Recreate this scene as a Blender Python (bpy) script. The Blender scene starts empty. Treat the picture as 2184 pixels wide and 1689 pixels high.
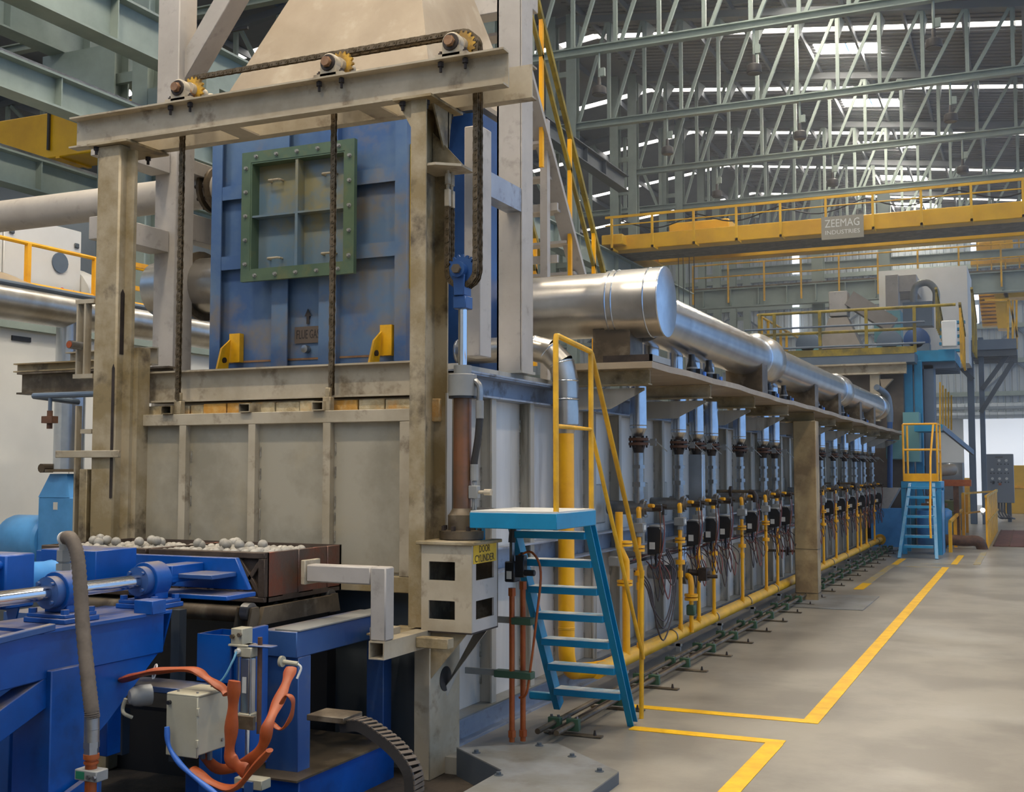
import bpy, math, random
from mathutils import Vector, Matrix
random.seed(7)
D = bpy.data; SC = bpy.context.scene; COL = SC.collection
R = math.radians
V = Vector
# ---------------------------------------------------------------- camera
FPX, CX, CY, CAMH = 2472.0, 1092.0, 844.5, 1.75
PITCH, YAW = math.atan(156 / FPX), R(24.1)
cam = D.objects.new('camera', D.cameras.new('camera')); COL.objects.link(cam)
cam.data.sensor_width = 36; cam.data.lens = FPX / 2184 * 36
cam.data.clip_end = 400; cam.data.clip_start = .05
cam.location = (0, 0, CAMH); cam.rotation_euler = (R(90) + PITCH, 0, YAW)
SC.camera = cam
# ---------------------------------------------------------------- daylight, exposure
w = D.worlds.new('sky'); SC.world = w; w.use_nodes = True
bg = w.node_tree.nodes['Background']
bg.inputs[0].default_value = (.34, .58, 1.0, 1); bg.inputs[1].default_value = 1.65
SC.view_settings.view_transform = 'Standard'; SC.view_settings.look = 'None'
SC.view_settings.gamma = 1; SC.view_settings.use_curve_mapping = False
SC.view_settings.exposure = -0.42
ROOFLIGHT = 76.0       # radiance of the translucent roof lights
STRIPLIGHT = 10.0
LAMP_W = 950.0       # each added lit high bay lamp
# ---------------------------------------------------------------- helpers
def at(u, v, x=None, y=None, z=None):
    """point of a known plane that the photograph shows at (u, v)"""
    cp, sp, cw, sw = math.cos(PITCH), math.sin(PITCH), math.cos(YAW), math.sin(YAW)
    f = V((-sw * cp, cw * cp, sp)); r = V((cw, sw, 0)); up = r.cross(f)
    d = f * FPX + r * (u - CX) + up * (CY - v)
    t = x / d.x if x is not None else y / d.y if y is not None else (z - CAMH) / d.z
    return V((0, 0, CAMH)) + d * t
def lin(h):
    h = h.lstrip('#'); o = []
    for i in (0, 2, 4):
        c = int(h[i:i + 2], 16) / 255
        o.append(c / 12.92 if c <= .04045 else ((c + .055) / 1.055) ** 2.4)
    return (*o, 1)
MATS = {}
def mat(n, c, r=.55, m=0., c2=None, k=.6, s=2.5, st=0, dirt=None, dk=.7, ds=4., dust=None, du=.8, bump=0., bs=40., lo=.54):
    mt = D.materials.new(n); mt.use_nodes = True; MATS[n] = mt
    N = mt.node_tree.nodes; L = mt.node_tree.links; b = N['Principled BSDF']
    b.inputs['Roughness'].default_value = r; b.inputs['Metallic'].default_value = m
    def col(prev, color, fac):
        mx = N.new('ShaderNodeMix'); mx.data_type = 'RGBA'
        L.new(fac, mx.inputs[0])
        if isinstance(prev, tuple): mx.inputs[6].default_value = prev
        else: L.new(prev, mx.inputs[6])
        mx.inputs[7].default_value = color
        return mx.outputs[2]
    geo = N.new('ShaderNodeNewGeometry')
    def noise(sc, a, bb, stretch=0, amp=1., det=6, off=0):
        mp = N.new('ShaderNodeMapping'); L.new(geo.outputs['Position'], mp.inputs[0])
        mp.inputs['Location'].default_value = (off, off * 1.7, off * .6)
        mp.inputs['Scale'].default_value = (sc, sc, sc * (.13 if stretch else 1))
        nz = N.new('ShaderNodeTexNoise'); nz.inputs['Scale'].default_value = 1
        nz.inputs['Detail'].default_value = det; nz.inputs['Roughness'].default_value = .62
        L.new(mp.outputs[0], nz.inputs[0])
        mr = N.new('ShaderNodeMapRange'); mr.inputs[1].default_value = a; mr.inputs[2].default_value = bb
        mr.inputs[3].default_value = 0; mr.inputs[4].default_value = amp
        L.new(nz.outputs[0], mr.inputs[0]); return mr.outputs[0]
    cur = lin(c)
    if c2: cur = col(cur, lin(c2), noise(s, .5 - .28 * (1.2 - k), .5 + .28 * (1.2 - k), st))
    if dirt: cur = col(cur, lin(dirt), noise(ds, lo, lo + .14, st, dk, 9, 3.1))
    if dust:
        sx = N.new('ShaderNodeSeparateXYZ'); L.new(geo.outputs['Normal'], sx.inputs[0])
        mr = N.new('ShaderNodeMapRange'); mr.inputs[1].default_value = .5; mr.inputs[2].default_value = .95
        mr.inputs[4].default_value = du; L.new(sx.outputs[2], mr.inputs[0])
        mu = N.new('ShaderNodeMath'); mu.operation = 'MULTIPLY'
        L.new(mr.outputs[0], mu.inputs[0]); L.new(noise(6., .25, .6), mu.inputs[1])
        cur = col(cur, lin(dust), mu.outputs[0])
    if isinstance(cur, tuple): b.inputs['Base Color'].default_value = cur
    else: L.new(cur, b.inputs['Base Color'])
    if bump:
        bp = N.new('ShaderNodeBump'); bp.inputs['Strength'].default_value = bump; bp.inputs['Distance'].default_value = .02
        L.new(noise(bs, 0, 1), bp.inputs['Height']); L.new(bp.outputs[0], b.inputs['Normal'])
    return mt
def emit(n, c, s):
    mt = D.materials.new(n); mt.use_nodes = True; MATS[n] = mt
    b = mt.node_tree.nodes['Principled BSDF']; b.inputs['Base Color'].default_value = lin(c)
    b.inputs['Emission Color'].default_value = lin(c); b.inputs['Emission Strength'].default_value = s
    return mt
KID = {}
WL = {}                                    # world position of every object's origin
def kin(o, p):
    if p: KID.setdefault(p.name, []).append(o)
def wl(o): return WL.get(o.name, V((0, 0, 0))) if o else V((0, 0, 0))
class B:
    """collects shapes; build() links them as one mesh object"""
    def __init__(s): s.v = []; s.f = []
    def add(s, vs, fs):
        n = len(s.v); s.v += [tuple(p) for p in vs]; s.f += [tuple(i + n for i in q) for q in fs]; return s
    def box(s, x0, x1, y0, y1, z0, z1):
        return s.add([(x, y, z) for z in (z0, z1) for y in (y0, y1) for x in (x0, x1)],
                     [(0, 2, 3, 1), (4, 5, 7, 6), (0, 1, 5, 4), (2, 6, 7, 3), (0, 4, 6, 2), (1, 3, 7, 5)])
    def bar(s, p, q, w, h=None, up=(0, 0, 1)):
        h = h or w; p, q = V(p), V(q); d = (q - p).normalized(); up = V(up)
        a = d.cross(up)
        if a.length < 1e-4: a = d.cross(V((0, 1, 0)))
        a.normalize(); c = a.cross(d); a *= w / 2; c *= h / 2
        return s.add([p - a - c, p + a - c, p - a + c, p + a + c, q - a - c, q + a - c, q - a + c, q + a + c],
                     [(0, 2, 3, 1), (4, 5, 7, 6), (0, 1, 5, 4), (2, 6, 7, 3), (0, 4, 6, 2), (1, 3, 7, 5)])
    def ext(s, prof, p, q, up=(0, 0, 1), shift=(0, 0)):
        """extrude a closed 2D profile (side, up) from p to q"""
        p, q = V(p), V(q); d = (q - p).normalized(); a = d.cross(V(up))
        if a.length < 1e-4: a = d.cross(V((0, 1, 0)))
        a.normalize(); c = a.cross(d); n = len(prof)
        vs = [o + a * (i + shift[0]) + c * (j + shift[1]) for o in (p, q) for i, j in prof]
        fs = [(i, (i + 1) % n, n + (i + 1) % n, n + i) for i in range(n)] + [tuple(range(n - 1, -1, -1)), tuple(range(n, 2 * n))]
        return s.add(vs, fs)
    def ibeam(s, p, q, w, h, t=.012, up=(0, 0, 1)):
        W, H = w / 2, h / 2; k = t / 2
        return s.ext([(-W, -H), (W, -H), (W, -H + t), (k, -H + t), (k, H - t), (W, H - t), (W, H), (-W, H), (-W, H - t), (-k, H - t), (-k, -H + t), (-W, -H + t)], p, q, up)
    def chan(s, p, q, w, h, t=.01, up=(0, 0, 1), side=1):
        H = h / 2; g = side
        pr = [(0, -H), (g * w, -H), (g * w, -H + t), (g * t, -H + t), (g * t, H - t), (g * w, H - t), (g * w, H), (0, H)]
        return s.ext(pr if g > 0 else pr[::-1], p, q, up)
    def prism(s, pts, d):
        n = len(pts); d = V(d); vs = [V(p) for p in pts] + [V(p) + d for p in pts]
        return s.add(vs, [(i, (i + 1) % n, n + (i + 1) % n, n + i) for i in range(n)] + [tuple(range(n - 1, -1, -1)), tuple(range(n, 2 * n))])
    def cyl(s, p, q, r, r2=None, n=16, caps=True):
        p, q = V(p), V(q); d = (q - p).normalized(); r2 = r if r2 is None else r2
        a = d.cross(V((0, 0, 1))) if abs(d.z) < .9 else d.cross(V((0, 1, 0)))
        a.normalize(); c = d.cross(a); vs = []
        for o, rr in ((p, r), (q, r2)):
            vs += [o + a * (rr * math.cos(2 * math.pi * i / n)) + c * (rr * math.sin(2 * math.pi * i / n)) for i in range(n)]
        fs = [(i, (i + 1) % n, n + (i + 1) % n, n + i) for i in range(n)]
        if caps: fs += [tuple(range(n - 1, -1, -1)), tuple(range(n, 2 * n))]
        return s.add(vs, fs)
    def lathe(s, o, d, prof, n=20):
        """prof: (radius, distance along d)"""
        o, d = V(o), V(d).normalized(); a = d.cross(V((0, 0, 1))) if abs(d.z) < .9 else d.cross(V((0, 1, 0)))
        a.normalize(); c = d.cross(a); vs = []; fs = []
        for r, h in prof:
            vs += [o + d * h + a * (r * math.cos(2 * math.pi * i / n)) + c * (r * math.sin(2 * math.pi * i / n)) for i in range(n)]
        for k in range(len(prof) - 1):
            fs += [(k * n + i, k * n + (i + 1) % n, (k + 1) * n + (i + 1) % n, (k + 1) * n + i) for i in range(n)]
        m = (len(prof) - 1) * n
        fs += [tuple(range(n - 1, -1, -1)), tuple(range(m, m + n))]
        return s.add(vs, fs)
    def tube(s, pts, r, n=8, flat=1.0):
        pts = [V(p) for p in pts]; vs = []; fs = []; m = len(pts)
        t = (pts[1] - pts[0]).normalized()
        a = t.cross(V((0, 0, 1))) if abs(t.z) < .9 else t.cross(V((0, 1, 0)))
        a.normalize()
        for k in range(m):
            if 0 < k < m - 1: t = (pts[k + 1] - pts[k - 1]).normalized()
            elif k: t = (pts[k] - pts[k - 1]).normalized()
            a = (a - t * a.dot(t)).normalized(); c = t.cross(a)
            rr = r[k] if isinstance(r, (list, tuple)) else r
            vs += [pts[k] + a * (rr * math.cos(2 * math.pi * i / n)) + c * (rr * flat * math.sin(2 * math.pi * i / n)) for i in range(n)]
        for k in range(m - 1):
            fs += [(k * n + i, k * n + (i + 1) % n, (k + 1) * n + (i + 1) % n, (k + 1) * n + i) for i in range(n)]
        fs += [tuple(range(n - 1, -1, -1)), tuple(range((m - 1) * n, m * n))]
        return s.add(vs, fs)
    def ball(s, c, r, n=12, k=8):
        c = V(c); vs = [c + V((0, 0, -r))]; fs = []
        for j in range(1, k):
            t = math.pi * j / k - math.pi / 2
            vs += [c + V((r * math.cos(t) * math.cos(2 * math.pi * i / n), r * math.cos(t) * math.sin(2 * math.pi * i / n), r * math.sin(t))) for i in range(n)]
        vs.append(c + V((0, 0, r))); e = len(vs) - 1
        fs += [(0, 1 + (i + 1) % n, 1 + i) for i in range(n)]
        for j in range(k - 2):
            fs += [(1 + j * n + i, 1 + j * n + (i + 1) % n, 1 + (j + 1) * n + (i + 1) % n, 1 + (j + 1) * n + i) for i in range(n)]
        fs += [(1 + (k - 2) * n + i, 1 + (k - 2) * n + (i + 1) % n, e) for i in range(n)]
        return s.add(vs, fs)
    def build(s, name, m, parent=None, bev=0, smooth=35, origin=None, seg=1):
        xs = list(zip(*s.v))
        c = V(origin) if origin is not None else V(((min(xs[0]) + max(xs[0])) / 2, (min(xs[1]) + max(xs[1])) / 2, min(xs[2])))
        me = D.meshes.new(name); me.from_pydata([(p[0] - c.x, p[1] - c.y, p[2] - c.z) for p in s.v], [], s.f); me.update()
        if smooth:
            me.polygons.foreach_set('use_smooth', [True] * len(me.polygons)); me.set_sharp_from_angle(angle=R(smooth))
        me.materials.append(MATS[m] if isinstance(m, str) else m)
        o = D.objects.new(name, me); COL.objects.link(o); o.parent = parent
        o.location = c - wl(parent); WL[o.name] = c; kin(o, parent)
        if bev:
            md = o.modifiers.new('bevel', 'BEVEL'); md.width = bev; md.segments = seg; md.limit_method = 'ANGLE'; md.angle_limit = R(40)
        return o
def tag(o, label=None, cat=None, group=None, kind=None):
    if label: o['label'] = label
    if cat: o['category'] = cat
    if group: o['group'] = group
    if kind: o['kind'] = kind
    return o
def thing(name, label, cat, loc, group=None):
    o = D.objects.new(name, None); COL.objects.link(o); o.empty_display_size = .1
    o.location = V(loc); WL[o.name] = V(loc); return tag(o, label, cat, group)
def inst(name, mesh, parent, wpos, rot=None):
    """one more object sharing a mesh, at a world position, under parent"""
    o = D.objects.new(name, mesh); COL.objects.link(o); o.parent = parent
    o.location = V(wpos) - wl(parent); WL[o.name] = V(wpos); kin(o, parent)
    if rot is not None: o.rotation_euler = rot
    return o
def kids(o): return KID.get(o.name, [])
def copy_thing(o, loc, label, group=None):
    loc = V(loc); c = o.copy(); COL.objects.link(c); c.location = loc; WL[c.name] = loc; c['label'] = label
    if group: c['group'] = group
    def rec(src, dst, off):
        for ch in kids(src):
            n = ch.copy(); COL.objects.link(n); n.parent = dst; kin(n, dst); WL[n.name] = wl(ch) + off; rec(ch, n, off)
    rec(o, c, loc - wl(o)); return c
def S(o): o['kind'] = 'structure'; return o
def arc(c, r, a0, a1, n, u, v):
    c, u, v = V(c), V(u), V(v)
    return [c + u * (r * math.cos(R(a0 + (a1 - a0) * i / n))) + v * (r * math.sin(R(a0 + (a1 - a0) * i / n))) for i in range(n + 1)]
def cat(pts, n=6):
    """smooth curve through points"""
    P = [V(p) for p in pts]; P = [P[0] * 2 - P[1]] + P + [P[-1] * 2 - P[-2]]; o = []
    for i in range(1, len(P) - 2):
        for k in range(n):
            t = k / n; a, b, c, d = P[i - 1:i + 3]
            o.append(.5 * ((2 * b) + (c - a) * t + (2 * a - 5 * b + 4 * c - d) * t * t + (3 * b - a - 3 * c + d) * t ** 3))
    return o + [P[-2]]
# ---------------------------------------------------------------- materials
mat('floor', '938d80', .34, 0, '7f796e', .9, .9, dirt='a5a196', dk=.6, ds=.55, bump=.03)
mat('dirt', '4a4034', .9, 0, '2d261e', .9, 3, bump=.4)
mat('line', 'e6b400', .5, 0, 'd29f06', .8, 6)
mat('line_worn', 'a8904a', .5, 0, '8f8d84', .9, 6)
mat('floorplate', '8b8d8d', .4, .2, '76746c', .8, 2, dirt='5a5246', dk=.5)
mat('green_steel', '8e9990', .5, 0, '7d887f', .6, 1.5)
mat('roofsheet', '7c7d80', .6, .0, '6b6c70', .6, .5)
mat('purlin', '6f7275', .6)
mat('wallsheet', 'a9b1b4', .5, 0, '98a1a6', .6, .3)
mat('cream', 'b0a48d', .5, 0, '9a8d74', .8, 2.0, dirt='5c4a30', dk=.85, ds=4.5, lo=.555)
mat('cream_dirty', 'a59679', .6, 0, '86744f', .9, 2.4, dirt='3d2f1c', dk=.85, ds=3.6, lo=.535, bump=.08)
mat('doorplate', 'a09885', .45, 0, '8a826f', .9, 1.6, dirt='a89878', dk=.4, ds=2)
mat('white_steel', 'b0a9a0', .5, 0, '9f988e', .6, 2, dirt='7c766c', dk=.55, ds=9, lo=.58)
mat('tan', '9c8c74', .5, .0, '8c7b64', .7, 1.5, 0, dirt='b0a48e', dk=.5, ds=3)
mat('tanpost', 'a08a62', .55, 0, '7d684a', .9, 2.5, dirt='c0ab82', dk=.6, ds=2)
mat('sidesheet', 'd8d3ca', .38, .15, 'c4bfb6', .7, 3, 1, dirt='857a66', dk=.6, ds=3.5, lo=.57)
mat('rib', 'b4aea2', .5, .1, '9c9688', .7, 3, 1, dirt='574f3d', dk=.8, ds=6, lo=.54)
mat('bluebeam', '98a0ac', .4, .15, '868e9c', .7, 3, dirt='554c40', dk=.85, ds=5, lo=.54)
mat('chamber', '5e7590', .35, .1, '46618a', .9, 1.3, dirt='84765f', dk=.85, ds=1.5, lo=.49)
mat('chamber_dark', '2a4f84', .35, .1, '20406c', .7, 2)
mat('hatch', '4c5f4a', .4, .1, '57694f', .8, 3, dirt='767040', dk=.6)
mat('hatchplate', '5f788a', .35, .1, '707d84', .8, 2, dirt='8a8054', dk=.85, ds=2.2, lo=.48)
mat('blue', '0452a6', .36, 0, '044184', .7, 1.8, dirt='0a2a58', dk=.5, dust='85796b', du=.8)
mat('blue_slate', '355688', .4, 0, '284a80', .8, 2, dirt='66686c', dk=.4, dust='8b7f70', du=.85)
mat('cyan', '0d84ae', .42, 0, '0c769c', .7, 3, dust='c6c4bc', du=1)
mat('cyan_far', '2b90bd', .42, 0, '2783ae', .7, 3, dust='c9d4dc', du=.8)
mat('skyblue', '4a90cc', .4, 0, '3d80b8', .7, 3)
mat('yellow', 'f2b000', .42, 0, 'dd9a06', .7, 3)
mat('yellow_dusty', 'e8b020', .5, 0, 'd09a20', .7, 4, dust='b89a58', du=.9)
mat('yellow_rail', 'e6ad10', .45, 0, 'bd8d14', .8, 3)
mat('crane', 'e2ae08', .45, 0, 'cc990a', .7, 1)
mat('olive_rail', '9c8420', .5, 0, '6f6126', .9, 3)
mat('silver', 'b9b6b0', .28, .9, 'a39f98', .7, 3, dirt='8d8270', dk=.5, ds=2)
mat('silver_new', 'c3c9d0', .22, .92, 'aeb4bc', .7, 4)
mat('steel', '9a9a98', .3, .85, '848280', .7, 8)
mat('chrome', 'd2d4d6', .12, 1)
mat('brownsteel', '675a47', .5, .3, '4c4132', .9, 4, 0, dirt='8d8270', dk=.6, ds=5)
mat('darkiron', '40362f', .6, .4, '2d2621', .8, 9)
mat('rust', '6d4a34', .7, .2, '4a3428', .8, 6)
mat('chain', '6e5f4a', .5, .6, '54462f', .9, 25)
mat('crate', '54463a', .65, .3, '43362b', .9, 5, bump=.15)
mat('crate_end', '6a5448', .5, .4, '7c4a38', .9, 3.5, dirt='59544e', dk=.8, ds=3, lo=.48, bump=.2)
mat('ball', 'a8a295', .6, 0, '8f897c', .8, 12, dirt='706a60', dk=.5, ds=20)
mat('brick', 'c0b08c', .9, 0, 'ab9770', .9, 14, dirt='c08a3c', dk=.8, ds=5, lo=.5, bump=.3)
mat('brick_rust', 'c49a55', .9, 0, 'b98536', .9, 10, dirt='c8b894', dk=.7, ds=6, bump=.3)
mat('copper', 'a85a28', .45, .3, '96461a', .7, 8)
mat('orange', 'a34d1e', .5, 0, '8a3d12', .8, 5)
mat('bronze', 'a07a54', .45, .4, '866245', .8, 10)
mat('sprocket', 'c79a2a', .5, .1, '8a6a2c', .9, 12)
mat('barrelbrown', '6b4f3a', .4, .3, '80553a', .9, 4, dirt='54473c', dk=.6)
mat('hose', '5d5246', .7, 0, '4b4136', .7, 12)
mat('rubber', '2a2724', .6)
mat('black', '1d1d1f', .45, 0)
mat('blackbox', '232426', .4, 0)
mat('grey', '8a8a86', .45, 0, '7c7c78', .6, 4)
mat('panelgrey', '767a7e', .4, 0)
mat('boxbeige', 'aca68f', .4, 0, 'a09a84', .7, 4)
mat('white', 'd6d5d0', .45, 0, 'cbcac4', .6, 1)
mat('boothwall', 'd3d3ce', .5, 0, 'c8c8c3', .6, .8)
mat('graydark', '4b5258', .5, 0, '434a50', .6, 2)
mat('slate', '5d6b78', .45, 0, '536070', .6, 2)
mat('drum', '6e7440', .45, 0, '626838', .6, 4)
mat('green', '1f6b4d', .45)
mat('clampgreen', '39553f', .5)
mat('red', 'd0202a', .4)
mat('labelwhite', 'c8c6be', .5)
mat('ink', '2b2420', .6)
mat('inkgrey', '5f5a54', .6)
mat('stencil', '574b40', .6)
mat('signyellow', 'd9b516', .5, 0, 'c8a010', .7, 10)
mat('signgrey', '8f8878', .5)
mat('wire', '3b3335', .5)
mat('wire_red', '7a3f38', .5)
mat('wire_yellow', 'c9a022', .5)
mat('cableblue', '3467b8', .45)
mat('tubeblue', '6fa6bc', .3)
mat('brownfurn', '574c42', .55, .1, '453c34', .9, 1, dirt='6d6050', dk=.6, ds=2)
mat('cabling', '5a5a5c', .5)
mat('redgrate', '6b4038', .7, 0, '55322c', .8, 8)
mat('aqua', '5f8f92', .45)
mat('hoodgrey', '857c72', .5, .1, '766d63', .7, 2)
emit('doorlight', 'e8ecf2', .95)
mat('weld', 'b8b2a6', .4, .5, '8a8478', .8, 30)
mat('lampbrown', '45403d', .5, .2)
emit('rooflight', 'fff6e6', ROOFLIGHT)
emit('striplight', 'fff8ee', STRIPLIGHT)
emit('slitlight', 'eef4ff', 2.2)
emit('tubelight', 'ffffff', 6)
emit('lampglow', 'ffffff', 20)
# ================================================================ the hall: floor, roof, trusses, walls
f = B()
f.box(-34, -3.75, 7.0, 66, -.5, 0); f.box(-3.75, 14, 6.4, 66, -.5, 0); f.box(-2.75, 14, -14, 6.4, -.5, 0); f.box(-34, -7.6, -14, 7.0, -.5, 0)
floor = S(f.build('floor', 'floor', smooth=0))
S(B().box(-7.6, -3.75, -14, 7.0, -.5, -.3).build('floor_pit', 'dirt', smooth=0))
S(B().box(-3.75, -2.75, -14, 6.4, -.5, -.1).build('floor_earth', 'dirt', smooth=0))
def fline(pts, m='line'):
    b = B(); b.prism([V((p[0], p[1], .001)) for p in pts], (0, 0, .003)); return b.build('floor_marking', m, floor, smooth=0)
def fl(x0, x1, y0, y1, m='line'): return fline([(x0, y0), (x1, y0), (x1, y1), (x0, y1)], m)
fl(-1.50, -1.385, 8.25, 22.2); fl(-2.75, -1.50, 8.25, 8.36); fl(-2.52, -1.49, 7.55, 7.66); fl(-1.60, -1.485, 3.5, 7.55)
fl(-2.35, -1.50, 22.05, 22.15, 'line_worn'); fl(-1.40, -1.29, 22.9, 25.4); fl(-2.2, -1.4, 22.9, 22.98, 'line_worn')
fl(-2.42, -2.28, 17.6, 18.6); fl(-2.42, -2.30, 18.6, 22.4, 'line_worn'); fl(-2.40, -2.28, 22.4, 24); fl(-1.02, -.9, 23.0, 26.5, 'line_worn')
# steel plate let into the floor at the shelf post
b = B(); b.box(-3.1, -1.95, 15.0, 16.7, .001, .012); b.build('steel_plate', 'floorplate', floor, bev=.002)
# red checker grating by the gate
b = B(); b.box(-.85, 3, 28.6, 36, .002, .02)
g = tag(b.build('red_floor_grating', 'redgrate', bev=.003), 'red brown checkered floor grating beside the yellow gate', 'grating')
for i in range(12):
    B().box(-.84 + i * .32, -.81 + i * .32, 28.6, 36, .02, .03).build('grating_bar', 'rust', g, smooth=0)
# ---- roof of the main hall: falls to the right, one light strip per bay
BAY = 5.76; TY = [25.95 + BAY * i for i in range(6)]; ZC = 12.0; XL, XR = -12.3, 12.0
def zr(x): return 13.95 - .125 * x
ceil_parts = S(B().box(XL, XR, 61.6, 62.0, 12, 12.4).build('ceiling', 'roofsheet', smooth=0))
strips = [TY[0] + BAY * (i + .5) + 5.0 - BAY for i in range(-7, 6)]
SW = .42
def slab(x0, x1, y0, y1, zf, t=.06):
    b = B(); b.prism([(x0, y0, zf(x0)), (x1, y0, zf(x1)), (x1, y1, zf(x1)), (x0, y1, zf(x0))], (0, 0, t)); return b
def zl(x): return 15.5 + (x - XL) * .125          # roof of the left-hand hall falls to the left
for k, ys in enumerate(strips):
    y0 = ys + SW; y1 = strips[k + 1] if k + 1 < len(strips) else 62
    # sheets around the square roof lights
    sq0, sq1 = y0 + 1.05, y0 + 2.0; xs0, xs1 = -5.75, -3.85
    b = slab(XL, XR, y0, sq0, zr); b.add(*(lambda q: (q.v, q.f))(slab(XL, xs0, sq0, sq1, zr)))
    b.add(*(lambda q: (q.v, q.f))(slab(xs1, XR, sq0, sq1, zr))); b.add(*(lambda q: (q.v, q.f))(slab(XL, XR, sq1, y1, zr)))
    b.build('roof_sheet', 'roofsheet', ceil_parts, smooth=0)
    slab(XL, XR, ys, ys + SW, lambda x: zr(x) + .02, .02).build('light_strip', 'striplight', ceil_parts, smooth=0)
    for xa, xb in ((xs0, -4.83), (-4.77, xs1)):
        slab(xa, xb, sq0, sq1, lambda x: zr(x) + .02, .02).build('roof_light', 'rooflight', ceil_parts, smooth=0)
    # left-hand hall
    if k > 1:
        slab(-34, XL, y0, y1, zl).build('roof_sheet', 'roofsheet', ceil_parts, smooth=0)
        slab(-34, XL, ys, ys + SW, lambda x: zl(x) + .02, .02).build('light_strip', 'striplight', ceil_parts, smooth=0)
    # corrugation ribs of the sheet: real, joined
    if ys > 22:
        b = B(); n = int((y1 - y0) / .3)
        for i in range(n):
            yy = y0 + .15 + i * .3
            for xa, xb in ((XL, xs0), (xs1, 3)) if sq0 - .1 < yy < sq1 + .1 else ((XL, 3),):
                b.prism([(xa, yy, zr(xa) + .001), (xb, yy, zr(xb) + .001), (xb, yy + .06, zr(xb) + .001), (xa, yy + .06, zr(xa) + .001)], (0, 0, -.04))
        b.build('sheet_ribs', 'roofsheet', ceil_parts, smooth=0)['kind'] = 'stuff'
for i in range(14):                                   # purlins run along the hall
    x = XL + .4 + i * 1.5
    B().bar((x, 14, zr(x) - .12), (x, 62, zr(x) - .12), .07, .2).build('purlin', 'purlin', ceil_parts, smooth=0)
for i in range(7):
    x = XL - 1.2 - i * 2.6
    B().bar((x, 4, zl(x) - .12), (x, 62, zl(x) - .12), .07, .2).build('purlin', 'purlin', ceil_parts, smooth=0)
# ---- trusses
ORD = ['nearest', 'second', 'third', 'fourth', 'fifth', 'farthest']
PX = 1.09
for i, y in enumerate(TY):
    t = thing('roof_truss', f'{ORD[i]} pale green roof truss with slanting web members spanning the hall', 'truss', (XL, y, ZC), 'roof trusses of the main hall')
    B().ibeam((XL, y, ZC - .1), (4, y, ZC - .1), .2, .2, .03).build('bottom_chord', 'green_steel', t)
    b = B(); b.bar((XL, y, zr(XL) - .32), (4, y, zr(4) - .32), .2, .2); b.build('top_chord', 'purlin', t)
    for k in range(15):
        x = XL + .15 + PX * k
        B().box(x - .047, x + .047, y - .045, y + .045, ZC, zr(x) - .4).build('web_post', 'green_steel', t, smooth=0)
        B().bar((x + .14, y, ZC), (x + PX - .06, y, zr(x + PX) - .42), .085, .075, (0, 1, 0)).build('web_diagonal', 'green_steel', t, smooth=0)
        if i < 4:   # gusset brackets to the purlins
            B().prism([(x + .05, y, zr(x) - .42), (x + .05, y + 1.0, zr(x) - .3), (x + .05, y, zr(x) - 1.1)], (.02, 0, 0)).build('gusset', 'green_steel', t, smooth=0)
# ---- high bay lamps hanging from the trusses
lamp0 = None
LN = ['rightmost', 'middle', 'left']
for i, y in enumerate(TY[:5]):
    for j, x in enumerate((-1.68, -5.55, -9.3)):
        lab = f'dark high bay lamp on a pale rod, {LN[j]} one under the {ORD[i]} roof truss'
        if lamp0 is None:
            lamp0 = thing('high_bay_lamp', lab, 'lamp', (x, y, 10.78), 'high bay lamps')
            B().cyl((x, y, 11.2), (x, y, 11.9), .03, n=8).build('rod', 'green_steel', lamp0)
            B().box(x + .03, x + .15, y - .04, y + .04, 11.22, 11.42).build('driver_box', 'green_steel', lamp0)
            b = B(); b.lathe((x, y, 10.78), (0, 0, 1), [(.17, 0), (.18, .03), (.17, .17), (.12, .2), (.05, .22), (.04, .42)], 16)
            b.build('housing', 'lampbrown', lamp0)
            B().cyl((x, y, 10.76), (x, y, 10.782), .15, n=16).build('lens', 'inkgrey', lamp0)
        else: copy_thing(lamp0, (x, y, 10.78), lab, 'high bay lamps')
# unseen lit high bay lamps, added to warm the front and brighten the side
MATS['added_lampon'] = emit('added_lampon', 'ffe2b8', 12)
LIT = [(x, TY[0] - k * BAY, f'added lit high bay lamp overhead, {n} one {w}') for k, w in ((4, 'in front of the furnace mouth'), (3, 'above the furnace mouth')) for x, n in ((-1.68, 'middle'), (-5.55, 'left'), (-9.3, 'far left'), (2.2, 'aisle'))]
LIT += [(2.2, TY[0] - k * BAY, f'added lit high bay lamp over the aisle, {w}') for k, w in ((2, 'beside the middle burners'), (1, 'beside the far burners'))]
for x, y, lab in LIT:
    if True:
        lp = copy_thing(lamp0, (x, y, 10.78), lab, 'high bay lamps')
        for ch in kids(lp):
            if ch.name.startswith('lens'): ch.data = ch.data.copy(); ch.data.materials[0] = MATS['added_lampon']
        ld = D.lights.new('added_lamp_light', 'SPOT'); ld.energy = LAMP_W; ld.color = (1, .86, .68); ld.shadow_soft_size = .15; ld.spot_size = R(130); ld.spot_blend = .4
        lo = D.objects.new('added_lamp_light', ld); COL.objects.link(lo); lo.parent = lp; lo.location = (0, 0, -.06)
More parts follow.
